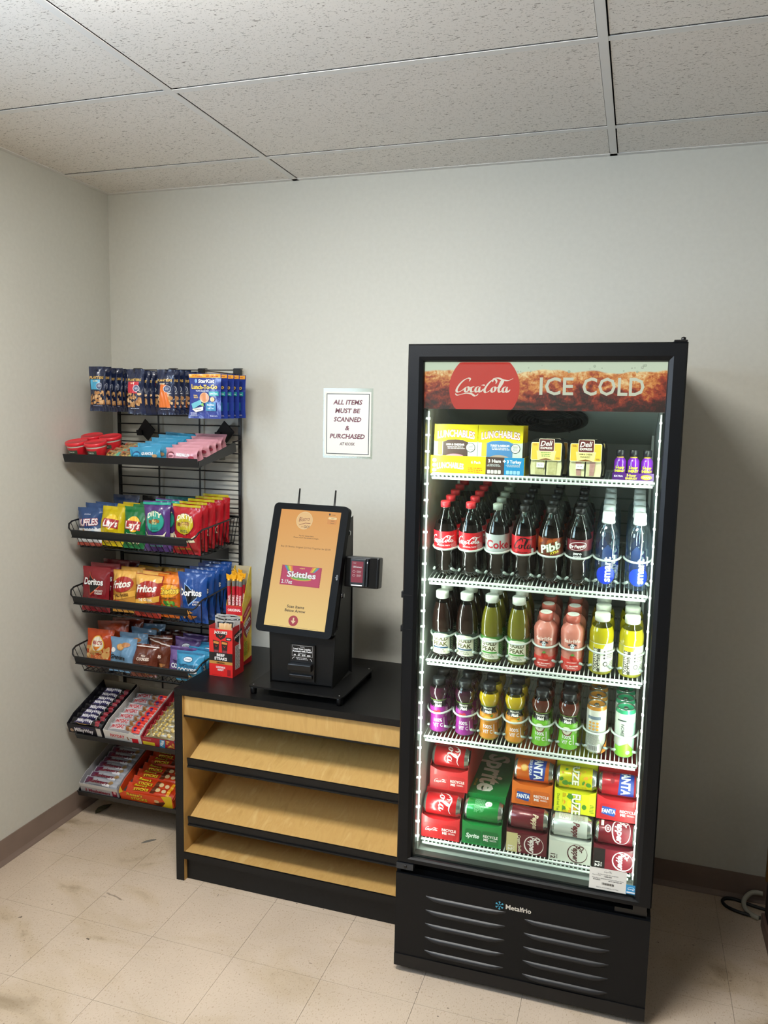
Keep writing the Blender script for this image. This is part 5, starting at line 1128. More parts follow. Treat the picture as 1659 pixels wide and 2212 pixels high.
# nut cups on the top tray
CUP = [(.030, 0), (.034, .003), (.041, .052), (.0415, .060)]
LZ = .014
def cup():
    t = thing('nut_cup', 'x', 'cup'); mb = MB(); rd_ = M('#c8202c', .35, coat=.3); mb.lathe(CUP, M('#b8bcb8', .2, coat=.5), 28, None, True, None, lambda z: rd_ if z < .044 else M('#b9b4a8', .2, coat=.5)); s = Sheet(8, 3); s.rect(1.5, 2.2, 6.5, 3.8, '#3a4a3a').text('SNACK', 4, 3.0, .6, '#e8e8d8', maxw=3.4); mb.sheet(s, cyl_map(CUP, .08, .004), .4, base=.0006); obj('cup_body', mb, t)
    mb = MB(); mb.lathe([(r_, z_+LZ) for r_, z_ in [(.043, .044), (.0455, .046), (.0455, .054), (.044, .0575), (.041, .058), (.040, .0565), (.0, .0565)]], M('#d5202f', .35, coat=.4), 32); mb.lathe([(.003, .0567), (.002, .0577), (0, .0578)], M('#d5202f', .35), 8, Matrix.Translation((.012, .01, LZ)))
    obj('lid', mb, t); return t
pc = Proto(cup())
for lab, x, d in (('red-lidded nut cup at the front left corner of the top shelf', .034, .048), ('red-lidded nut cup at the front, second from the left wall', .128, .046), ('red-lidded nut cup in the back row, nearest the left wall', .036, .146), ('red-lidded nut cup in the back row, beside the clear packets', .130, .141)):
    place(pc.get(), None, mat=T1 @ Matrix.Translation((x, d, -.006)), label=lab, group='red-lidded nut cups')
# small packets on the top tray
s = Sheet(7, 5); s.blobs(.6, .6, 6.4, 4.4, 30, .4, .7, ['#a8743c', '#6a3a1c', '#c89a50', '#8a9a50'], 4); s.rect(.2, 3.2, 1.4, 4.8, '#c8463a').rect(5.8, .4, 6.8, 4.4, '#5a9a8a')
gum = bag_mesh(.070, .055, .016, '#a89270', s, 4, .006, 8, 6)
for k in range(8):
    c_, r_ = k % 2, k//2
    o = put('trail_mix_packet', gum, f'{ORD[r_]} {("left", "right")[c_]} clear nut bar packet from the front, between the cups and blue packets', 'snack', 'clear nut packets on the top shelf', (0, 0, 0)); o.matrix_world = T1 @ Matrix.Translation((.203+.069*c_, .020+.040*r_, -.004)) @ Matrix.Rotation(math.radians(-58), 4, 'X')
def granola(base, ink, word, word2, sd):
    s = Sheet(14.8, 6.2); s.ell(3.0, 3.3, 1.9, 1.25, ink, 18).ell(3.0, 2.9, 1.7, 1.05, base, 18).text('crispy', 3.0, 2.9, .7, ink, bold=.03, rot=.1, maxw=2.8)
    s.text(word, 8.8, 3.3, 1.2, '#eef4f8', w=6.0, bold=.04, rot=-.05).text(word2, 9.0, 1.6, .7, ink, w=4.6, bold=.03); s.poly([(5.2, .8), (5.8, 2.0), (6.4, .8), (7.4, 1.3), (6.4, .3)], ink); s.rect(0, .2, .7, 5.2, base).ell(12.4, 2.2, 1.2, .7, '#c8a070' if base[1] < 'c' else '#9a3a4a', 10)
    return bag_mesh(.148, .062, .024, base, s, sd, .005, 16, 8, 1.1)
gb = granola('#3f9fc8', '#1c4a78', 'GRANOLA', 'BITES', 6); gp_ = granola('#e0a0ac', '#6a2a38', 'MARSHMALLOW', 'BITES', 7)
for k in range(6):
    o = put('granola_packet', gb, f'{ORD[k]} light blue granola packet from the front of the top shelf', 'snack', 'blue granola packets on the top shelf', (0, 0, 0)); o.matrix_world = T1 @ Matrix.Translation((.374+.003*k+rnd.uniform(-.004, .004), .024+.043*k, -.004)) @ Matrix.Rotation(rnd.uniform(-.06, .02), 4, 'Z') @ Matrix.Rotation(math.radians(-14-rnd.uniform(0, 16)), 4, 'X') @ Matrix.Rotation(rnd.uniform(-.10, .06), 4, 'Y')
for k in range(6):
    o = put('granola_packet', gp_, f'{ORD[k]} pink granola packet from the front of the top shelf', 'snack', 'pink granola packets on the top shelf', (0, 0, 0)); o.matrix_world = T1 @ Matrix.Translation((.533+.002*k+rnd.uniform(-.005, .005), .022+.043*k, -.004)) @ Matrix.Rotation(-.05+rnd.uniform(-.05, .05), 4, 'Z') @ Matrix.Rotation(math.radians(-12-rnd.uniform(0, 16)), 4, 'X') @ Matrix.Rotation(rnd.uniform(-.06, .08), 4, 'Y')

# wire baskets -----------------------------------------------------------
def basket(dz, label):
    t = thing('wire_basket', label, 'basket', 'black wire baskets on the grid panel', (.035, -.04, 1.186+dz)); o = Vector((.035, -.04, 1.186))
    def q(x, y, z): return Vector((x, y, z))-o
    mb = MB(); rim = [(.040, -.045, 1.318), (.040, -.335, 1.297), (.043, -.357, 1.288), (.050, -.367, 1.273), (.062, -.371, 1.264), (.345, -.372, 1.264), (.628, -.371, 1.264), (.640, -.367, 1.273), (.647, -.357, 1.288), (.650, -.335, 1.297), (.650, -.045, 1.318)]
    mb.tube([q(*p) for p in rim], .0038, bmw, 6, True); obj('rim', mb, t)
    mb = MB(); mb.prism([(-.3765+.04, 1.263-1.186), (-.3675+.04, 1.2365-1.186), (-.365+.04, 1.2375-1.186), (-.3735+.04, 1.264-1.186)], 'x', .030, .568, bm_); mb.prism([(-.3690+.04, 1.2385-1.186), (-.3735+.04, 1.2345-1.186), (-.366+.04, 1.2355-1.186)], 'x', .030, .568, bm_); obj('price_channel', mb, t)
    mb = MB(); b0, b1 = -.312, -.05
    def zb(y): return 1.188+(y+.312)*.06
    base = [(.062, b0), (.632, b0), (.632, b1), (.062, b1)]; mb.tube([q(x, y, zb(y)) for x, y in base], .003, bmw, 6, True)
    n = 21
    for k in range(1, n):
        x = .062+.57*k/n; mb.tube([q(x, -.371, 1.262), q(x, b0, zb(b0)), q(x, b1, zb(b1)), q(x, -.045, 1.317)], .0019, bmw, 4)
    for k in range(11):
        y = b0+(b1-b0)*k/10; yt = -.345+(.30)*k/10; zt = 1.297+(yt+.335)*.0724
        for xb, xt in ((.062, .040), (.632, .650)): mb.tube([q(xb, y, zb(y)), q(xt, yt, zt)], .0019, bmw, 4)
    for k in (1, 2): y = b0+(b1-b0)*k/3; mb.tube([q(.062, y, zb(y)-.004), q(.632, y, zb(y)-.004)], .0025, bmw, 5)
    s_ = obj('basket_wires', mb, t); s_['kind'] = 'stuff'
    for x in (.12, .575): mb = MB(); mb.prism([(b0+.04+.03, -.012), (b1+.035, -.055), (b1+.035, -.004), (b0+.04+.03, -.006)], 'x', x-.0015, x+.0015, bm_); obj('bracket', mb, t)
basket(0, 'upper black wire basket filled with single-serve crisp bags'); basket(-.278, 'middle black wire basket filled with corn chip bags'); basket(-.533, 'lower black wire basket with pork rind and cookie bags')
FZ = 1.192
# designs
def d_ruf():
    s = Sheet(12.4, 16); s.poly([(0, 0), (12.4, 0), (12.4, 7.0)]+[(12.4-.62*i, 7.2+(.35 if i % 2 else 0)) for i in range(21)]+[(0, 7.0)], '#d8dce0'); s.blobs(1.0, 5.0, 5.4, 6.9, 6, .5, 1.1, ['#d8a868', '#c89050'], 2)
    s.text('RUFFLES', 6.6, 10.0, 2.7, '#ece8ea', w=8.8, bold=.06, out=('#a0283c', .07), rot=.08, shear=.1); s.text('ORIGINAL', 6.0, 13.2, .5, '#c8d4ec', maxw=4); s.ell(9.2, 5.6, 2.0, .9, '#7aa0c8', 16).ell(9.2, 5.6, 1.8, .7, '#d8dce0', 16); s.rect(0, 0, 12.4, 1.4, '#c85a48'); return s
def d_lays(y):
    s = Sheet(11.4, 16.5); s.blobs(2, 1.6, 9, 3.4, 6, .5, 1.0, ['#d89a30', '#e0b040'] if y else ['#e8dcb0', '#5a9a40'], 3); s.ell(6.2, 10.0, 2.9, 3.3, '#f0bc30' if not y else '#f4d03a', 24).poly([(2.2, 8.0), (9.6, 7.4), (9.8, 11.0), (2.4, 11.6)], '#a8202c')
    s.text("Lay's", 6.0, 9.7, 2.9, '#f8f4ec', w=6.6, bold=.05, shear=.15, rot=-.03)
    if y: s.text('Classic', 6.4, 5.8, .9, '#5a3a10', maxw=4)
    else: s.text('Sour Cream', 5.2, 6.0, 1.0, '#e8f0d8', w=5.2, bold=.02, shear=.2).text('& Onion', 5.2, 4.6, 1.0, '#e8f0d8', w=3.6, bold=.02, shear=.2)
    return s
def d_dirty(disc, ban, ring_, top):
    s = Sheet(12.6, 20); s.rect(0, 19.0, 12.6, 20, top); s.ell(6.3, 12.4, 4.4, 4.4, ring_, 30).ell(6.3, 12.4, 4.1, 4.1, disc, 30); s.blobs(3.4, 11.4, 9.2, 13.4, 10, .6, 1.0, ['#7a4a1c', '#9a6a30', '#5a3410'], 5)
    s.text('DIRTY', 6.3, 15.6, 2.0, '#f0ecd0', w=6.6, bold=.03, arc=-.10); s.text('DELI', 6.3, 12.8, .8, '#e8c878', w=2.4, bold=.03).text('STYLE', 6.3, 11.7, .8, '#e8c878', w=3.0, bold=.03); s.lines(4.2, 9.0, 8.4, 10.2, 2, '#1c4a44', 2)
    s.poly([(.9, 8.4), (1.8, 6.6), (1.2, 5.4), (3.0, 5.2), (9.6, 5.2), (11.4, 5.4), (10.8, 6.6), (11.7, 8.4), (9.8, 6.9), (2.8, 6.9)], '#ece6c4').text(ban, 6.3, 6.1, .75, '#4a3a2a', w=5.6, bold=.02)
    s.text('potato chips', 6.3, 2.6, .9, top, maxw=7, bold=.02); return s
G2 = 'crisp bags in the upper basket'
ruf = bag_mesh(.122, .160, .045, '#2c4f86', d_ruf(), 11); lay = bag_mesh(.114, .165, .048, '#e6cc12', d_lays(True), 12, back='#e6cc12'); layg = bag_mesh(.112, .172, .048, '#15793e', d_lays(False), 13)
dip = bag_mesh(.126, .205, .048, '#58357e', d_dirty('#2a9a88', 'SALT & VINEGAR', '#1c5a52', '#2a9a88'), 14); dir_ = bag_mesh(.130, .190, .050, '#c01c28', d_dirty('#b8a81c', 'MESQUITE BBQ', '#7a1018', '#b8a81c'), 15)
blkb = bag_mesh(.13, .20, .04, '#15171c', None, 16); navb = bag_mesh(.135, .20, .04, '#1f3a66', Sheet(13.5, 20).text('RUFFLES', 6.8, 15, 1.6, '#d8dce8', w=8, bold=.05, out=('#a0283c', .05)), 17); tealb = bag_mesh(.12, .205, .04, '#1c4a6a', Sheet(12, 20.5).rect(0, 18.8, 12, 20.5, '#2a7a78'), 18)
def bag(me, desc, grp, x, y, z, yaw=0., lean=.06, roll=0., name='crisp_bag'): return put(name, me, desc, 'snack', grp, (x, y, z), yaw+rnd.uniform(-.05, .05), lean, roll+rnd.uniform(-.03, .03))
for k, (x, y) in enumerate(((.096, -.298), (.090, -.248), (.098, -.200))): bag(ruf, f'{ORD[k]} blue ridged crisp bag from the front, at the left end of the upper basket', G2, x, y, FZ+(.0 if k == 0 else .012), (.0, .06, -.05)[k], .08)
bag(navb, 'navy crisp bag at the back of the upper basket, behind the yellow bags', G2, .150, -.125, FZ+.0, .05, .02)
for k, (x, y, l) in enumerate(((.196, -.282, .10), (.200, -.232, .22), (.21, -.18, .25))): bag(lay, f'{ORD[k]} yellow crisp bag from the front in the upper basket', G2, x, y, FZ+.003+.004*k, (.03, -.12, .1)[k], l, (.0, .06, .02)[k])
for k, (x, y, l) in enumerate(((.304, -.286, .12), (.305, -.236, .2), (.30, -.185, .2))): bag(layg, f'{ORD[k]} green crisp bag from the front in the upper basket', G2, x, y, FZ+.001+.004*k, (-.06, .1, 0)[k], l)
bag(dip, 'purple and teal crisp bag at the front centre of the upper basket', G2, .427, -.300, FZ, .03, .03); bag(dip, 'second purple and teal crisp bag, right behind the front one', G2, .436, -.245, FZ+.003, -.03, .03)
bag(tealb, 'dark teal crisp bag in the back row of the upper basket', G2, .41, -.12, FZ, .1, .0); bag(tealb, 'dark teal crisp bag at the back right of the upper basket', G2, .50, -.075, FZ-.004, -.05, .0); bag(blkb, 'black crisp bag in the back row, left of the dark teal one', G2, .275, -.11, FZ, -.1, .05)
for k, (x, y) in enumerate(((.560, -.298), (.558, -.246), (.566, -.196), (.572, -.146), (.576, -.098))): bag(dir_, f'{ORD[k]} red crisp bag with yellow seal from the front in the upper basket', G2, x, y, FZ-.002+.006*k, (.0, .04, -.05, .03, 0)[k], .0)
# corn chips
def d_dor(flav, chips):
    s = Sheet(13.6, 18.6); s.poly([(4.0, 16.8), (10.4, 11.0), (5.8, 7.0)], '#c8542c' if chips == 'r' else '#8ab0e0').poly([(4.3, 16.2), (9.9, 11.1), (5.9, 7.8)], '#0f1014'); s.text('Doritos', 7.0, 12.9, 2.7, '#f4f4f4', w=10.0, bold=.05, out=('#101014', .03))
    s.text(flav[0], 9.8, 9.2, .8, '#f0e8e0', maxw=4, bold=.02, shear=.15).text(flav[1], 9.8, 8.1, .8, '#f0e8e0', maxw=4, bold=.02, shear=.15)
    if chips == 'b': s.poly([(1.4, 5.4), (5.6, 4.8), (2.8, 1.2)], '#d08a3a').poly([(4.4, 3.6), (9.4, 3.0), (5.6, .9)], '#c87a2c').poly([(5.0, 5.6), (8.0, 4.6), (5.4, 3.6)], '#dc9a4a')
    else: s.blobs(7, 2.0, 12.6, 5.0, 10, .5, 1.2, ['#8a1c1c', '#d06a2c', '#6a1218'], 6)
    return s
def d_fri(word, red):
    s = Sheet(12.4, 17.6); s.poly([(.2, 12.8), (12.2, 14.8), (12.2, 17.4), (.2, 17.4)], '#e8b45a'); s.ell(6.8, 12.0, 5.0, 3.2, '#a8281c', 26, .12).poly([(0, 6.8), (12.4, 9.6), (12.4, 7.2), (0, 4.6)], '#e8b04a')
    s.text('Fritos', 6.2, 12.2, 3.0, '#f8f2e6', w=9.4, bold=.06, shear=.2, rot=.12, out=('#7a1c14', .03)); s.text(word, 6.4, 7.5, 1.2, '#f8ecd8' if red else '#4a2010', w=7.4, bold=.04, rot=.1); s.blobs(1, 2.4, 11.4, 5.4, 18, .6, 1.4, ['#d08a4a', '#e8a868', '#b04a28'], 8); return s
s = Sheet(12, 17.6); s.rect(0, 14.2, 12, 17.6, '#e8842a').ell(6, 11.2, 5.2, 2.6, '#e8a01c', 24, .1).text('Cheetos', 6, 11.4, 2.5, '#f6d048', w=9.8, bold=.06, rot=.12, out=('#15140c', .05)).text('Cheddar Jalapeno', 6, 8.4, .8, '#2a3a10', w=8, rot=.1).blobs(1, 1.5, 11, 7.4, 22, .7, 1.5, ['#2f7a2a', '#7ab83a', '#c85a20', '#3a8a34'], 3); chee_s = s
dor = bag_mesh(.142, .188, .048, '#8e1c26', d_dor(('NACHO', 'CHEESE'), 'r'), 21); dob = bag_mesh(.136, .205, .050, '#1c4f9e', d_dor(('COOL', 'RANCH'), 'b'), 22); fr1 = bag_mesh(.124, .178, .045, '#e0a040', d_fri('CHILI CHEESE', False), 23); fr2 = bag_mesh(.126, .176, .045, '#b8382a', d_fri('THE ORIGINAL', True), 24); chee = bag_mesh(.116, .178, .045, '#dd6a1a', chee_s, 25)
yelb = bag_mesh(.125, .18, .04, '#c8942c', d_fri('ORIGINAL', False), 26)
F3 = FZ-.278; G3 = 'corn chip bags in the middle basket'
for k, (x, y, z) in enumerate(((.120, -.298, 0), (.116, -.245, .006), (.120, -.190, .010), (.124, -.130, .0))): bag(dor, f'{ORD[k]} dark red tortilla chip bag from the front, left in the middle basket', G3, x, y, F3+z, (.0, .05, -.05, .08)[k], .07+.04*k, name='chip_bag')
for k, (x, y) in enumerate(((.248, -.282), (.250, -.232))): bag(fr1, f'{ORD[k]} yellow-topped chilli corn chip bag from the front in the middle basket', G3, x, y, F3+.004*k+.004, -.03, .08, -.04, name='chip_bag')
for k, (x, y) in enumerate(((.368, -.296), (.366, -.246))): bag(fr2, f'{ORD[k]} red and yellow corn chip bag from the front in the middle basket', G3, x, y, F3+.005*k, .04, .06, .03, name='chip_bag')
for k, (x, y) in enumerate(((.462, -.278), (.466, -.228))): bag(chee, f'{ORD[k]} orange and green cheese puff bag from the front in the middle basket', G3, x, y, F3+.002, .05, .06, name='chip_bag')
for k, x in enumerate((.27, .37, .47)): bag((yelb, yelb, chee)[k], ('golden corn chip bag in the back row behind the yellow-topped bags', 'golden corn chip bag in the back row behind the red and yellow bags', 'orange bag in the back row of the middle basket')[k], G3, x, -.15+.01*k, F3-.004, .1*(k-1), .10, name='chip_bag')
for k, (x, y) in enumerate(((.590, -.304), (.586, -.252), (.582, -.200), (.586, -.148), (.584, -.098))): bag(dob, f'{ORD[k]} blue tortilla chip bag from the front, right in the middle basket', G3, x, y, F3+(0, .002, .004, .008, .010)[k], (-.03, .06, .0, -.05, .03)[k], .0, name='chip_bag')
# pork rinds and cookies
F4 = FZ-.533; G4 = 'bags in the lower basket'
s = Sheet(13, 16.5); s.blobs(.8, .8, 12.2, 9.6, 34, .9, 1.7, ['#c89858', '#dcb478', '#b88448'], 4).ell(6.5, 10.6, 3.4, 3.4, '#e8b03a', 26).ell(6.5, 10.6, 3.0, 3.0, '#ece4d0', 26).text("MAC'S", 6.5, 11.2, 1.5, '#a8242c', w=5.2, bold=.05).poly([(4.6, 9.6), (8.4, 9.6), (6.5, 7.6)], '#e8862a').text('BBQ', 6.5, 4.8, 2.0, '#d05a24', w=6.2, bold=.05, out=('#f0c890', .03)); mac = bag_mesh(.130, .165, .05, '#cc4a16', s, 31)
macb = bag_mesh(.150, .178, .045, '#a83c14', None, 32)
s = Sheet(13.4, 14.5); s.ell(6.4, 10.8, 2.2, 1.4, '#c08a50', 18).ell(6.4, 10.9, 1.8, 1.05, '#dca868', 18).ell(8.8, 11.8, 2.0, 1.0, '#b87a40', 16).ell(2.6, 9.4, 1.0, 1.0, '#e8e4e0', 14).text('Grandma', 5.6, 6.6, 1.9, '#15161a', w=8.0, bold=.04, shear=.25, rot=-.06).ell(8, 1.8, 2.6, .9, '#a87a50', 14); gra = bag_mesh(.134, .145, .04, '#7aa6cc', s, 33)
s = Sheet(12, 13.5); s.poly([(0, 13), (12, 12.4), (12, 12.0), (0, 12.5)], '#e8dcd4').ell(6, 7.4, 3.4, 2.0, '#5a2a18', 18).text('Mini', 6, 8.6, .9, '#f0e0d0', maxw=3).text('COOKIES', 6, 7.2, 1.2, '#f0e0d0', w=5.6, bold=.04).blobs(1, 1, 11, 4.4, 14, .6, 1.1, ['#8a5a34', '#a8703c', '#4a2414'], 2); bro = bag_mesh(.120, .135, .042, '#6e3420', s, 34); brd = bag_mesh(.115, .13, .04, '#4c1f1c', None, 35)
def d_cook(ink, top):
    s = Sheet(12.6, 12.8); s.rect(.2, 11.2, 12.4, 11.9, top).ell(6.3, 9.2, 2.2, 1.1, ink, 18).ell(6.3, 9.2, 2.0, .9, '#e8eef4', 18).text("COOKIE'S", 6.3, 9.2, .6, ink, maxw=3, bold=.03).text('THICE BAKED' if 0 else 'TWICE BAKED', 6.3, 6.8, 1.0, ink, w=8.4, bold=.04).text('COOKIES', 6.3, 4.9, 2.0, '#f2f6f8', w=9.4, bold=.05, out=(ink, .02)).blobs(2, 1, 10.6, 2.8, 6, .5, .9, ['#c89a60', '#e0b880'], 3); return s
pur = bag_mesh(.126, .125, .036, '#7d62a2', d_cook('#3a2458', '#4a2f6a'), 36); coo = bag_mesh(.130, .122, .036, '#3f9fcc', d_cook('#1a4a6a', '#2a6f98'), 37)
bag(mac, 'first orange barbecue pork rind bag from the front in the lower basket', G4, .110, -.275, F4+.002, .02, .10, .0, 'snack_bag')
for k, (x, y) in enumerate(((.135, -.215), (.170, -.165), (.190, -.12))): bag(macb, f'{ORD[k+1]} orange pork rind bag from the front in the lower basket', G4, x, y, F4+.012+.004*k, .1, .14, -.05, 'snack_bag')
for k, (x, y) in enumerate(((.238, -.290), (.250, -.240), (.262, -.190), (.274, -.140))): bag(gra, f'{ORD[k]} light blue cookie bag from the front in the lower basket', G4, x, y, F4+.002+.009*k, (.0, .08, -.06, .1)[k], .12, name='snack_bag')
for k, (x, y, l) in enumerate(((.345, -.300, .3), (.378, -.250, .12), (.366, -.205, .1))): bag(bro, f'{ORD[k]} brown cookie bag from the front in the lower basket', G4, x, y, F4+(-.002, .008, .014)[k], (.1, -.1, .05)[k], l, (.0, .1, -.05)[k], 'snack_bag')
for k, (x, y) in enumerate(((.385, -.15), (.40, -.11))): bag(brd, f'{ORD[k]} dark brown bag from the front in the back of the lower basket', G4, x, y, F4+.02, .05, .1, name='snack_bag')
for k, (x, y, z) in enumerate(((.508, -.262, .006), (.492, -.205, .028), (.50, -.155, .03))): bag(pur, f'{ORD[k]} purple cookie bag from the front in the lower basket', G4, x, y, F4+z, .03, .10, name='snack_bag')
bag(coo, 'front bright blue cookie bag at the right end of the lower basket', G4, .577, -.318, F4+.013, .02, .10, name='snack_bag'); bag(coo, 'second bright blue cookie bag, behind the front one at the right end', G4, .590, -.262, F4+.014, -.05, .10, name='snack_bag'); bag(coo, 'third bright blue cookie bag, half hidden in the lower basket', G4, .595, -.20, F4+.02, .05, .10, name='snack_bag')

# candy bars in open boxes ------------------------------------------------
LAY = Matrix(((0, 0, 1, 0), (-1, 0, 0, 0), (0, -1, 0, 0), (0, 0, 0, 1)))
def bar(L_, w_, t_, base, fn, seed, nx=6, nz=12):
    s = Sheet(w_*100, L_*100); fn(s, w_*50, L_*50); return bag_mesh(w_, L_, t_, base, s, seed, .008, nx, nz, .8)
def T_(s, t, along, across, h, col, **k): s.text(t, across, along, h, col, rot=PI/2, **k)
mw = bar(.156, .036, .026, '#15131a', lambda s, cx_, cy_: (s.poly([(.6, 3.2), (3.0, 2.2), (3.0, 9.8), (1.0, 11.4)], '#2c2758'), s.poly([(2.6, 2.4), (3.2, 5), (3.2, 8.8), (2.6, 12.2), (3.4, 8), (3.4, 5)], '#b08a50'), s.rect(.4, 12.4, 3.2, 14.2, '#8a2430'), T_(s, 'MilkyWay', 7.4, 1.6, 1.5, '#eceaf0', w=8.2, bold=.05, shear=.2)), 41)
pd = bar(.160, .037, .025, '#b8b4b8', lambda s, cx_, cy_: (s.rect(.5, 1.0, 3.0, 8.4, '#d4d0d2'), s.blobs(.8, 9.0, 3.1, 11.4, 9, .4, .8, ['#b8803c', '#8a5424', '#d0a05a'], 2), s.rect(.3, 11.6, 3.4, 15.0, '#d8382a'), s.ell(1.8, 12.9, .9, .7, '#4a1a5a', 14), T_(s, 'PAYDAY', 4.8, 1.8, 1.6, '#c8202a', w=7.0, bold=.06, shear=.15)), 42)
nb = bar(.142, .034, .026, '#b0a27c', lambda s, cx_, cy_: (s.blobs(.4, 1.2, 3.0, 12.6, 26, .4, .8, ['#d8c078', '#c8a850', '#e6d8a0', '#8a7040'], 3), s.rect(.3, .2, 3.1, 1.2, '#9a2430')), 43)
mk3 = bar(.168, .037, .026, '#b4b6be', lambda s, cx_, cy_: (s.poly([(.4, .6), (3.2, .6), (2.6, 3.2), (.4, 4.4)], '#5a2a4a'), s.ell(1.4, 13.4, .9, 1.0, '#9a7a50', 14), s.rect(2.3, 9.8, 3.3, 13.4, '#e8e8ee'), T_(s, 'Musketeers', 7.6, 1.7, 1.7, '#6a1428', w=9.6, bold=.06, shear=.3)), 44)
rs = bar(.236, .046, .026, '#d9401a', lambda s, cx_, cy_: (s.poly([(.4, 12.6), (3.9, 12.0), (3.9, 14.0), (1.0, 15.2)], '#5a2a14'), s.ell(2.0, 15.2, 1.0, 1.1, '#d8b884', 10), s.ell(2.2, 18.0, .9, 1.0, '#dcc090', 10), s.rect(.3, 19.6, 4.0, 21.0, '#e8a01c'), T_(s, "Reese's", 6.6, 1.0, 1.1, '#f2c828', w=6.0, bold=.04, shear=.3, out=('#2a160c', .05)), T_(s, 'STICKS', 7.4, 2.9, 1.25, '#f2c828', w=7.4, bold=.06, out=('#2a160c', .05))), 45)
def box_of(T, x, w_, d_, h_, base, front, me, n, step, name, label, blabel, group, bx, tilt_=0., ftab=None, front_h=None, y0=.006, top_z=None):
    fh = front_h or h_*.75
    t = thing('display_box', label, 'box', 'open candy display boxes'); t.matrix_world = T @ Matrix.Translation((x, y0, -.0055)); m = M(base, .45); inn = M('#8f8676', .7); mb = MB()
    mb.box((0, 0, 0), (w_, .0016, fh), m); mb.box((0, d_-.0016, 0), (w_, d_, h_+.008), inn); mb.box((0, .0017, 0), (w_, d_-.0017, .0014), inn)
    for x_ in (0, w_-.0016): mb.prism([(.0017, .0015), (d_-.0017, .0015), (d_-.0017, h_+.008), (.05, h_), (.0017, fh)], 'x', x_, x_+.0016, m)
    s = Sheet(w_*100, fh*100); front(s); mb.sheet(s, flat_front(0, -.0001, 0), base=.0002, step=.00008)
    if ftab: ftab(mb, w_, fh)
    obj('box_body', mb, t)
    for k in range(n):
        z = (top_z or fh-.002)+rnd.uniform(-.001, .0015)
        o = obj(name, me); tag(o, f'{ORD[k]} {blabel}', 'candy', group)
        o.matrix_world = T @ Matrix.Translation((x+bx+rnd.uniform(-.002, .002), y0+.024+step*k, -.006+z)) @ Matrix.Rotation(rnd.uniform(-.05, .05), 4, 'Z') @ Matrix.Rotation(math.radians(tilt_+rnd.uniform(-8, 8)), 4, 'X') @ LAY
        # what the bars lie on: the layer below, seen only at the edges
    lb = bpy.data.objects.new('lower_layer', None); bpy.data.objects.remove(lb)
    mb = MB(); mb.box((.006, .004, .0016), (w_-.006, d_-.004, (top_z or fh-.002)-.015), M('#3a3430', .6)); obj('inner_tray', mb, t)
box_of(T5, -.040, .172, .27, .062, '#17161c', lambda s: (s.text('MilkyWay', 8.0, 2.2, 1.9, '#e4e2e8', w=9.4, bold=.05), s.rect(14.4, .2, 16.6, 4.4, '#cdc9c4'), s.ell(1.8, 1.4, .9, .8, '#a88a70', 12), s.poly([(3, 3.2), (8, 4.2), (13.6, 3.6), (13.6, 3.2)], '#2c2758')), mw, 8, .029, 'candy_bar', 'open black display box of dark wrapped caramel bars beside the left wall', 'dark caramel bar from the front in the black box', 'dark caramel bars', .010, 24)
def pdt(mb, w_, fh): mb.prism([(0, 0), (.05, 0), (.012, .035), (0, .02)], 'y', -.0012, -.0002, M('#dcd9d4', .5), Matrix.Translation((w_-.055, 0, fh-.02)))
box_of(T5, .140, .178, .27, .058, '#d9d6d2', lambda s: (s.text('PAYDAY', 6.6, 2.2, 1.5, '#c8202a', w=7.0, bold=.06), s.blobs(11, .8, 13.4, 3.4, 7, .4, .7, ['#b8803c', '#8a5424'], 2), s.rect(13.4, 0, 16.4, 3.4, '#c8202a')), pd, 7, .033, 'candy_bar', 'open white display box of peanut bars with red lettering, middle of its shelf', 'silver and red peanut bar from the front in the white box', 'peanut bars', .014, 20, pdt)
box_of(T5, .322, .155, .27, .056, '#a3202e', lambda s: (s.rect(.4, .2, 6.0, 1.9, '#d8c030'), s.text('CASHEW', 2.8, 3.2, .7, '#d8a0a0', maxw=4), s.poly([(8, 0), (10.6, 0), (11.4, 4.2), (9, 4.2)], '#3f8fb8'), s.text('Nut', 9.6, 2.4, 1.4, '#f2f2f2', rot=1.2, bold=.05), s.blobs(11.6, .2, 15.2, 4, 8, .5, .9, ['#d8b058', '#c89040'], 4)), nb, 8, .029, 'candy_bar', 'open red display box of clear-wrapped nut bars beside the counter', 'clear-wrapped nut bar from the front in the red box', 'clear-wrapped nut bars', .008, 24)
box_of(T5, .480, .095, .27, .056, '#2f8fc0', lambda s: s.text('BAR', 4, 2, 1.2, '#f2f2f2', bold=.04), nb, 0, .03, 'candy_bar', 'light blue display box half hidden by the counter end', '', '', 0)
box_of(T6, .012, .190, .27, .060, '#a9a7ab', lambda s: (s.rect(0, 3.0, 19, 4.5, '#c9c7c4'), s.text('3 Musketeers', 8.6, 1.4, 1.6, '#8a1f34', w=12.6, bold=.05, shear=.1), s.rect(16.0, .2, 18.4, 3.0, '#8a1f34').rect(16.8, 1.6, 18.0, 3.0, '#e0a8a8')), mk3, 8, .031, 'candy_bar', 'open silver display box of silver bars on the lowest shelf', 'silver wrapped bar from the front in the silver box', 'silver wrapped bars', .016, 26)
def rst(mb, w_, fh):
    y = M('#eac41c', .4); mb.prism([(-.002, -.012), (.020, .0), (.014, .030)], 'y', -.0016, -.0003, y, Matrix.Translation((0, 0, fh-.004))); mb.prism([(0, -.045), (.05, -.05), (.058, .022), (.006, .012), (.02, -.02)], 'y', -.0016, -.0003, y, Matrix.Translation((w_-.058, 0, fh-.004)))
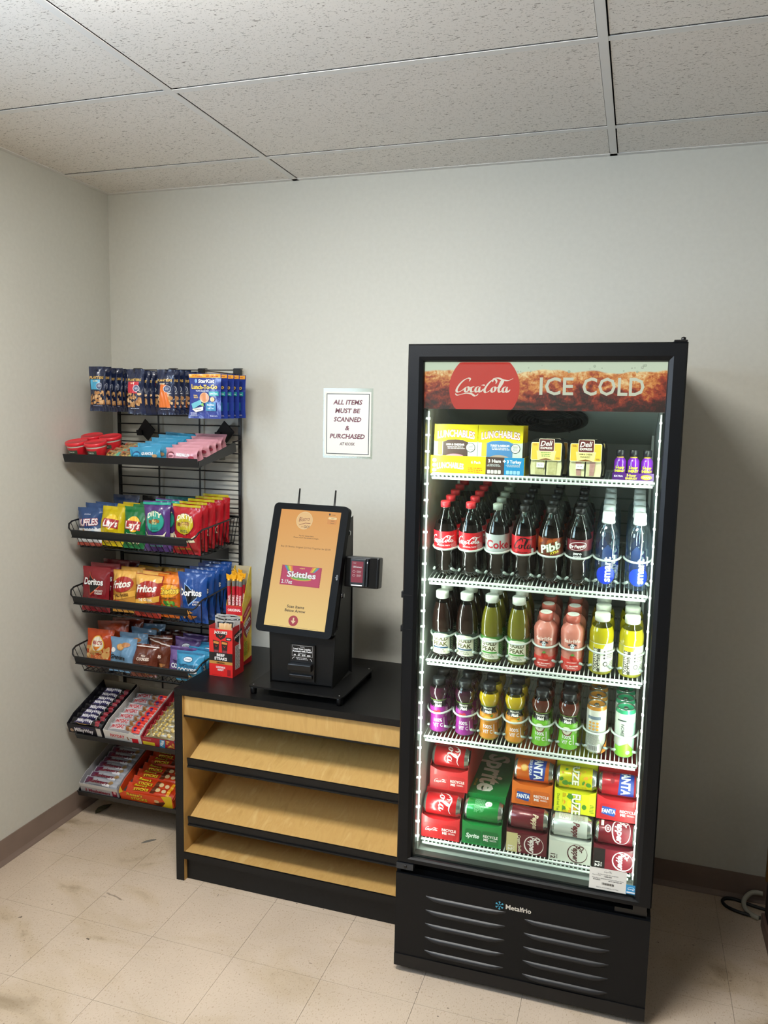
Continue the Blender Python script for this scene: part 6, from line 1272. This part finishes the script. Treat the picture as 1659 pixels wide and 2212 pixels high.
box_of(T6, .212, .258, .27, .062, '#dc4a1c', lambda s: (s.text("Reese's", 7.4, 3.6, 1.5, '#f2c828', w=7.6, bold=.05, shear=.2, out=('#2a160c', .05)), s.text('STICKS', 9.2, 1.6, 1.3, '#f2c828', w=8.0, bold=.06, out=('#2a160c', .05)), s.poly([(16, .8), (21, 2.6), (23.5, 1.4), (19, .1)], '#5a2a14'), s.ell(17.8, 2.2, 1.2, .8, '#d8b884', 10)), rs, 6, .040, 'candy_bar', 'open orange display box of wafer sticks on the lowest shelf', 'orange wafer stick packet from the front in the orange box', 'orange wafer packets', .022, 22, rst)

# ------------------------------------------------------------------ BOXES ON THE COUNTER
t = thing('jerky_box', 'red carton of beef steaks on the counter corner in front of the tall stick box', 'box', None, (.727, -.418, CT)); W_, D_, H_ = .100, .088, .186; red = M('#cf2320', .4)
mb = MB(); mb.box((0, 0, 0), (W_, .0012, H_), red); mb.box((W_-.0012, .0013, 0), (W_, D_-.0013, H_+.01), M('#b01c1e', .4)); mb.box((0, .0013, 0), (.0012, D_-.0013, H_+.01), red); mb.box((0, D_-.0012, 0), (W_, D_, H_+.014), red); mb.box((.0013, .0013, 0), (W_-.0013, D_-.0013, .09), M('#7a5a4a', .7))
s = Sheet(10, 18.6); s.rect(0, 6.0, 10, 9.4, '#1c1715').rect(0, 4.9, 10, 6.0, '#b8843c').poly([(2.6, 17.4), (7.4, 17.4), (7.0, 15.6), (5, 14.4), (3.0, 15.6)], '#1c1715').text("JACK LINK'S", 5, 17.4, 1.05, '#f2ece4', w=5.6, bold=.05, out=('#1c1715', .04)).line([(4.3, 16.2), (5, 15.4), (5.7, 16.2)], .2, '#c8302c')
for cx_ in (3.0, 6.6): s.poly([(cx_-1.4, 14.2), (cx_+1.4, 13.9), (cx_+1.1, 9.4), (cx_-.9, 9.4)], '#1c1715').poly([(cx_-1.1, 13.8), (cx_+1.2, 13.6), (cx_+1.1, 12.7), (cx_-1.1, 12.9)], '#c8843c').line([(cx_-.4, 12.2), (cx_, 11.6), (cx_+.5, 12.2)], .15, '#c8302c').rect(cx_-.8, 9.4, cx_+1.0, 10.4, '#7a3a40')
s.rrect(7.2, 14.4, 9.6, 15.6, .3, '#1c1715').text('NEW', 8.4, 15.0, .5, '#f2ece4', maxw=1.8, bold=.04); s.text('BEEF', 5, 8.5, 1.05, '#f4f0ea', w=3.4, bold=.06).text('STEAKS', 5, 7.1, 1.15, '#f4f0ea', w=5.4, bold=.06).text('ORIGINAL', 5, 5.45, .55, '#3a2010', w=3.6, bold=.03).text('LUNCHBOX', 5, 3.7, .75, '#f4e8e4', w=4.0, bold=.05).text('READY', 5, 2.7, .75, '#f4e8e4', w=2.6, bold=.05).rect(7.8, .6, 9.2, 3.0, '#8a1418').lines(.8, .3, 6, .7, 1, '#8a1418', 2, .12)
mb.sheet(s, flat_front(0, -.0001, 0), base=.0002, step=.00006); s = Sheet(8.8, 18); s.poly([(1.2, 16.4), (7.6, 18), (7.2, 14.4), (4.6, 12.6), (2.0, 14)], '#1c1715').text("JACK LINK'S", 4.4, 15.8, .9, '#f2ece4', w=6.0, rot=.2, bold=.04).rect(2.0, 2.6, 5.8, 12.0, '#c9c6c0').lines(2.2, 2.8, 5.6, 11.8, 16, '#55504c', 3); mb.sheet(s, flat_right(W_, 0, 0), base=.0002, step=.00006); obj('box_body', mb, t)
s = Sheet(7, 12); s.poly([(.3, 9.4), (6.7, 9.4), (6.7, 11.6), (.3, 11.6)], '#1c1a18').rect(.9, 6.5, 6.1, 11.0, '#c8a270').text('STEAKS', 3.5, 8, .8, '#1c1715', w=4.4, bold=.04); jk = bag_mesh(.07, .12, .010, '#c9c7c2', s, 51, .008, 6, 6); jk2 = bag_mesh(.06, .125, .010, '#b9b8b4', Sheet(6, 12.5).rect(.2, 11.4, 5.8, 11.8, '#1c1a18'), 52, .008, 6, 6)
for k, (x, y, z, yw, me_) in enumerate(((.785, -.398, .094, .1, jk), (.752, -.382, .100, -.3, jk2), (.805, -.376, .100, .5, jk2), (.758, -.364, .104, .1, jk2), (.790, -.352, .106, -.2, jk))):
    put('jerky_packet', me_, ('front', 'leftmost', 'rightmost', 'back left', 'rearmost')[k]+' silver beef steak packet standing in the red carton', 'snack', 'beef steak packets', (x, y, CT+z), yw, .05)
t = thing('meat_stick_box', 'tall yellow and red carton of meat sticks at the back of the counter', 'box', None, (.722, -.277, CT)); W_, D_ = .072, .078
ye = noise_mat('flame print', [(.35, '#c8871c'), (.5, '#e2c23a'), (.7, '#e8dc8a')], 16, .4, space='object'); mb = MB(); fh, bh = .243, .392
mb.box((0, 0, 0), (W_, .0012, fh), ye); mb.prism([(.0013, 0), (D_-.0013, 0), (D_-.0013, bh), (D_-.012, bh-.004), (.0013, fh+.004)], 'x', W_-.0012, W_, ye); mb.prism([(.0013, 0), (D_-.0013, 0), (D_-.0013, bh), (D_-.012, bh-.004), (.0013, fh+.004)], 'x', 0, .0012, ye); mb.box((0, D_-.0012, 0), (W_, D_, bh), M('#a59a7c', .6)); mb.box((.0013, .0013, 0), (W_-.0013, D_-.0013, .08), M('#7a6a4a', .7))
s = Sheet(7.2, 24.3); s.rect(0, 20.6, 7.2, 24.3, '#c21f28').text('ORIGINAL', 3.6, 22.6, 1.05, '#f6eee8', w=5.8, bold=.05, rot=.04).poly([(.3, 19.6), (6.0, 20.2), (6.8, 15.8), (6.6, 12.6), (3.2, 13.2), (.4, 15.4)], '#8a1c22').text('slim', 3.3, 17.8, 2.6, '#f6f2ea', w=5.4, bold=.06, shear=.1, rot=.08, out=('#15100e', .04)).text('jim', 4.8, 14.8, 2.4, '#f6f2ea', w=3.8, bold=.06, shear=.1, rot=.08, out=('#15100e', .04)).rect(0, 0, 7.2, 3, '#b83018')
mb.sheet(s, flat_front(0, -.0001, 0), base=.0002, step=.00006); s = Sheet(7.8, 30); s.poly([(0, 20.2), (7.8, 26.6), (7.8, 23.0), (0, 16.8)], '#b01c28').text('ORIGINAL', 3.9, 21.6, .8, '#e8b0b0', w=5.6, rot=.68, bold=.03).poly([(.4, 15.6), (7.2, 21), (7.4, 15.6), (3.4, 10.6), (1.6, 12.4)], '#8a1c22').text('slim', 3.8, 17.2, 2.2, '#d8d0c8', w=5.6, rot=.55, bold=.05, out=('#15100e', .03)).text('jim', 4.4, 13.8, 2.0, '#d8d0c8', w=3.8, rot=.55, bold=.05, out=('#15100e', .03)).rect(1.2, 3.6, 4.2, 9.6, '#cdc83a').lines(1.3, 3.8, 4.1, 9.4, 10, '#4a4020', 3).poly([(0, 0), (7.8, 0), (7.8, 2.4), (0, 1.4)], '#a01c20')
mb.sheet(s, flat_right(W_, 0, 0), base=.0002, step=.00006); obj('box_body', mb, t)
def stick():
    mb = MB(); rr = M('#b01c2c', .3, coat=.3); yy = M('#e0a012', .35, coat=.3)
    mb.lathe([(.0065, 0), (.0075, .01), (.0075, .24), (.007, .262), (.005, .27)], rr, 10, None, True, lambda t_, z: 1+.06*math.sin(3*t_+z*60), lambda z: rr if z < .238 else (M('#6a6a66', .4) if z < .262 else yy))
    mb.prism([(-.009, .268), (.009, .268), (.011, .287), (.003, .283), (-.010, .290)], 'y', -.0015, .0015, yy); s = Sheet(2, 24); s.text('TENDER MEAT STICK', 1, 15, .9, '#f0dcd8', w=11, rot=-PI/2, bold=.03); mb.sheet(s, cyl_map([(.0075, 0), (.0075, .3)], .02, 0), .4, base=.0006); return mb.mesh('meat_stick')
stk = stick()
for k in range(10):
    i, j = k % 4, k//4; put('meat_stick', stk, f'{("first", "second", "third", "fourth")[i]} meat stick from the left, {("front", "middle", "back")[j]} row of the tall carton', 'snack', 'meat sticks in the tall carton', (.734+.0155*i+.002*j, -.266+.019*j, CT+.0815+.006*j), rnd.uniform(-.6, .6), rnd.uniform(-.02, .03), rnd.uniform(-.02, .02))

# ------------------------------------------------------------------ RIGHT EDGE: cabinet end, cords; floor litter
t = thing('dark_cabinet', 'dark brown cabinet cut off by the right edge of the photograph', 'cabinet', None, (2.765, -1.0, 0)); mb = MB(); dk = M('#2a211c', .5); mb.box((0, .02, .03), (.5, .86, .50), dk, None, .008); obj('cabinet_body', mb, t)
mb = MB(); mb.box((.02, .04, 0), (.48, .84, .0295), M('#120e0c', .7)); obj('plinth', mb, t)
mb = MB(); mb.box((-.012, .30, .005), (-.0005, .845, .055), M('#6a5348', .5), None, .003); obj('kick_rail', mb, t)
mb = MB(); mb.box((-.006, .845, .17), (.004, .862, .40), M('#6a4a14', .5)); obj('edge_trim', mb, t, 'amber brown edge strip')
def cord(name, label, pts, r, col):
    P = spline([(p[0], p[1]) for p in pts], 6); zz = spline([(i, p[2]) for i, p in enumerate(pts)], 6); mb = MB(); mb.tube([(a[0], a[1], b[1]) for a, b in zip(P, zz)], r, M(col, .5), 8); o = obj(name, mb); tag(o, label, 'cord')
cord('power_cord', 'black power cord looped on the floor by the back baseboard', [(2.80, -.055, .006), (2.74, -.040, .006), (2.69, -.022, .006), (2.655, -.025, .006), (2.640, -.048, .006), (2.652, -.078, .006), (2.69, -.098, .006), (2.74, -.108, .006), (2.76, -.110, .006)], .0058, '#0c0c0c')
cord('cable_sleeve', 'thick pale grey cable arching off the floor beside the dark cabinet', [(2.775, -.030, .052), (2.755, -.028, .052), (2.736, -.028, .046), (2.717, -.040, .030), (2.710, -.060, .018), (2.718, -.087, .0095), (2.736, -.110, .0095), (2.752, -.120, .0095)], .0085, '#a9a698')
mb = MB(); lf = [(0, 0), (.012, .012), (.035, .020), (.065, .016), (.10, .0), (.065, -.010), (.035, -.012), (.012, -.008)]; vs = [(x, y, .001+.004*math.sin(PI*min(1, x/.1))+.004*abs(y)/.02) for x, y in lf]+[(.02, 0, .004), (.05, .002, .006), (.08, .001, .003)]
fs = [(0, 8, 1), (1, 8, 9), (1, 9, 2), (2, 9, 3), (3, 9, 10), (3, 10, 4), (0, 7, 8), (7, 6, 8), (8, 6, 9), (6, 5, 9), (9, 5, 10), (5, 4, 10)]; mb.add(vs+[(x, y, z-.0012) for x, y, z in vs], fs+[tuple(11+i for i in f[::-1]) for f in fs], noise_mat('dead leaf', [(.3, '#3a3626'), (.7, '#5a5338')], 60, .7, space='object')); 
o = obj('dead_leaf', mb, loc=(.080, -.290, .0002), rot=(0, 0, 1.42)); tag(o, 'dark dried leaf on the floor under the snack rack', 'leaf')
mb = MB(); n = 10; up = [(.062*i/n, .010*math.sin(PI*i/n)) for i in range(n+1)]; lo_ = [(.062*i/n, .010*math.sin(PI*i/n)-.015*math.sin(PI*i/n)**.7) for i in range(n+1)]
mb.prism(lo_+up[::-1][1:-1], 'z', 0, .001, M('#6f6a62', .6)); o = obj('torn_scrap', mb, loc=(.408, -.425, .0004), rot=(0, 0, .82)); tag(o, 'curved grey scrap of plastic lying on the floor left of the counter', 'scrap')
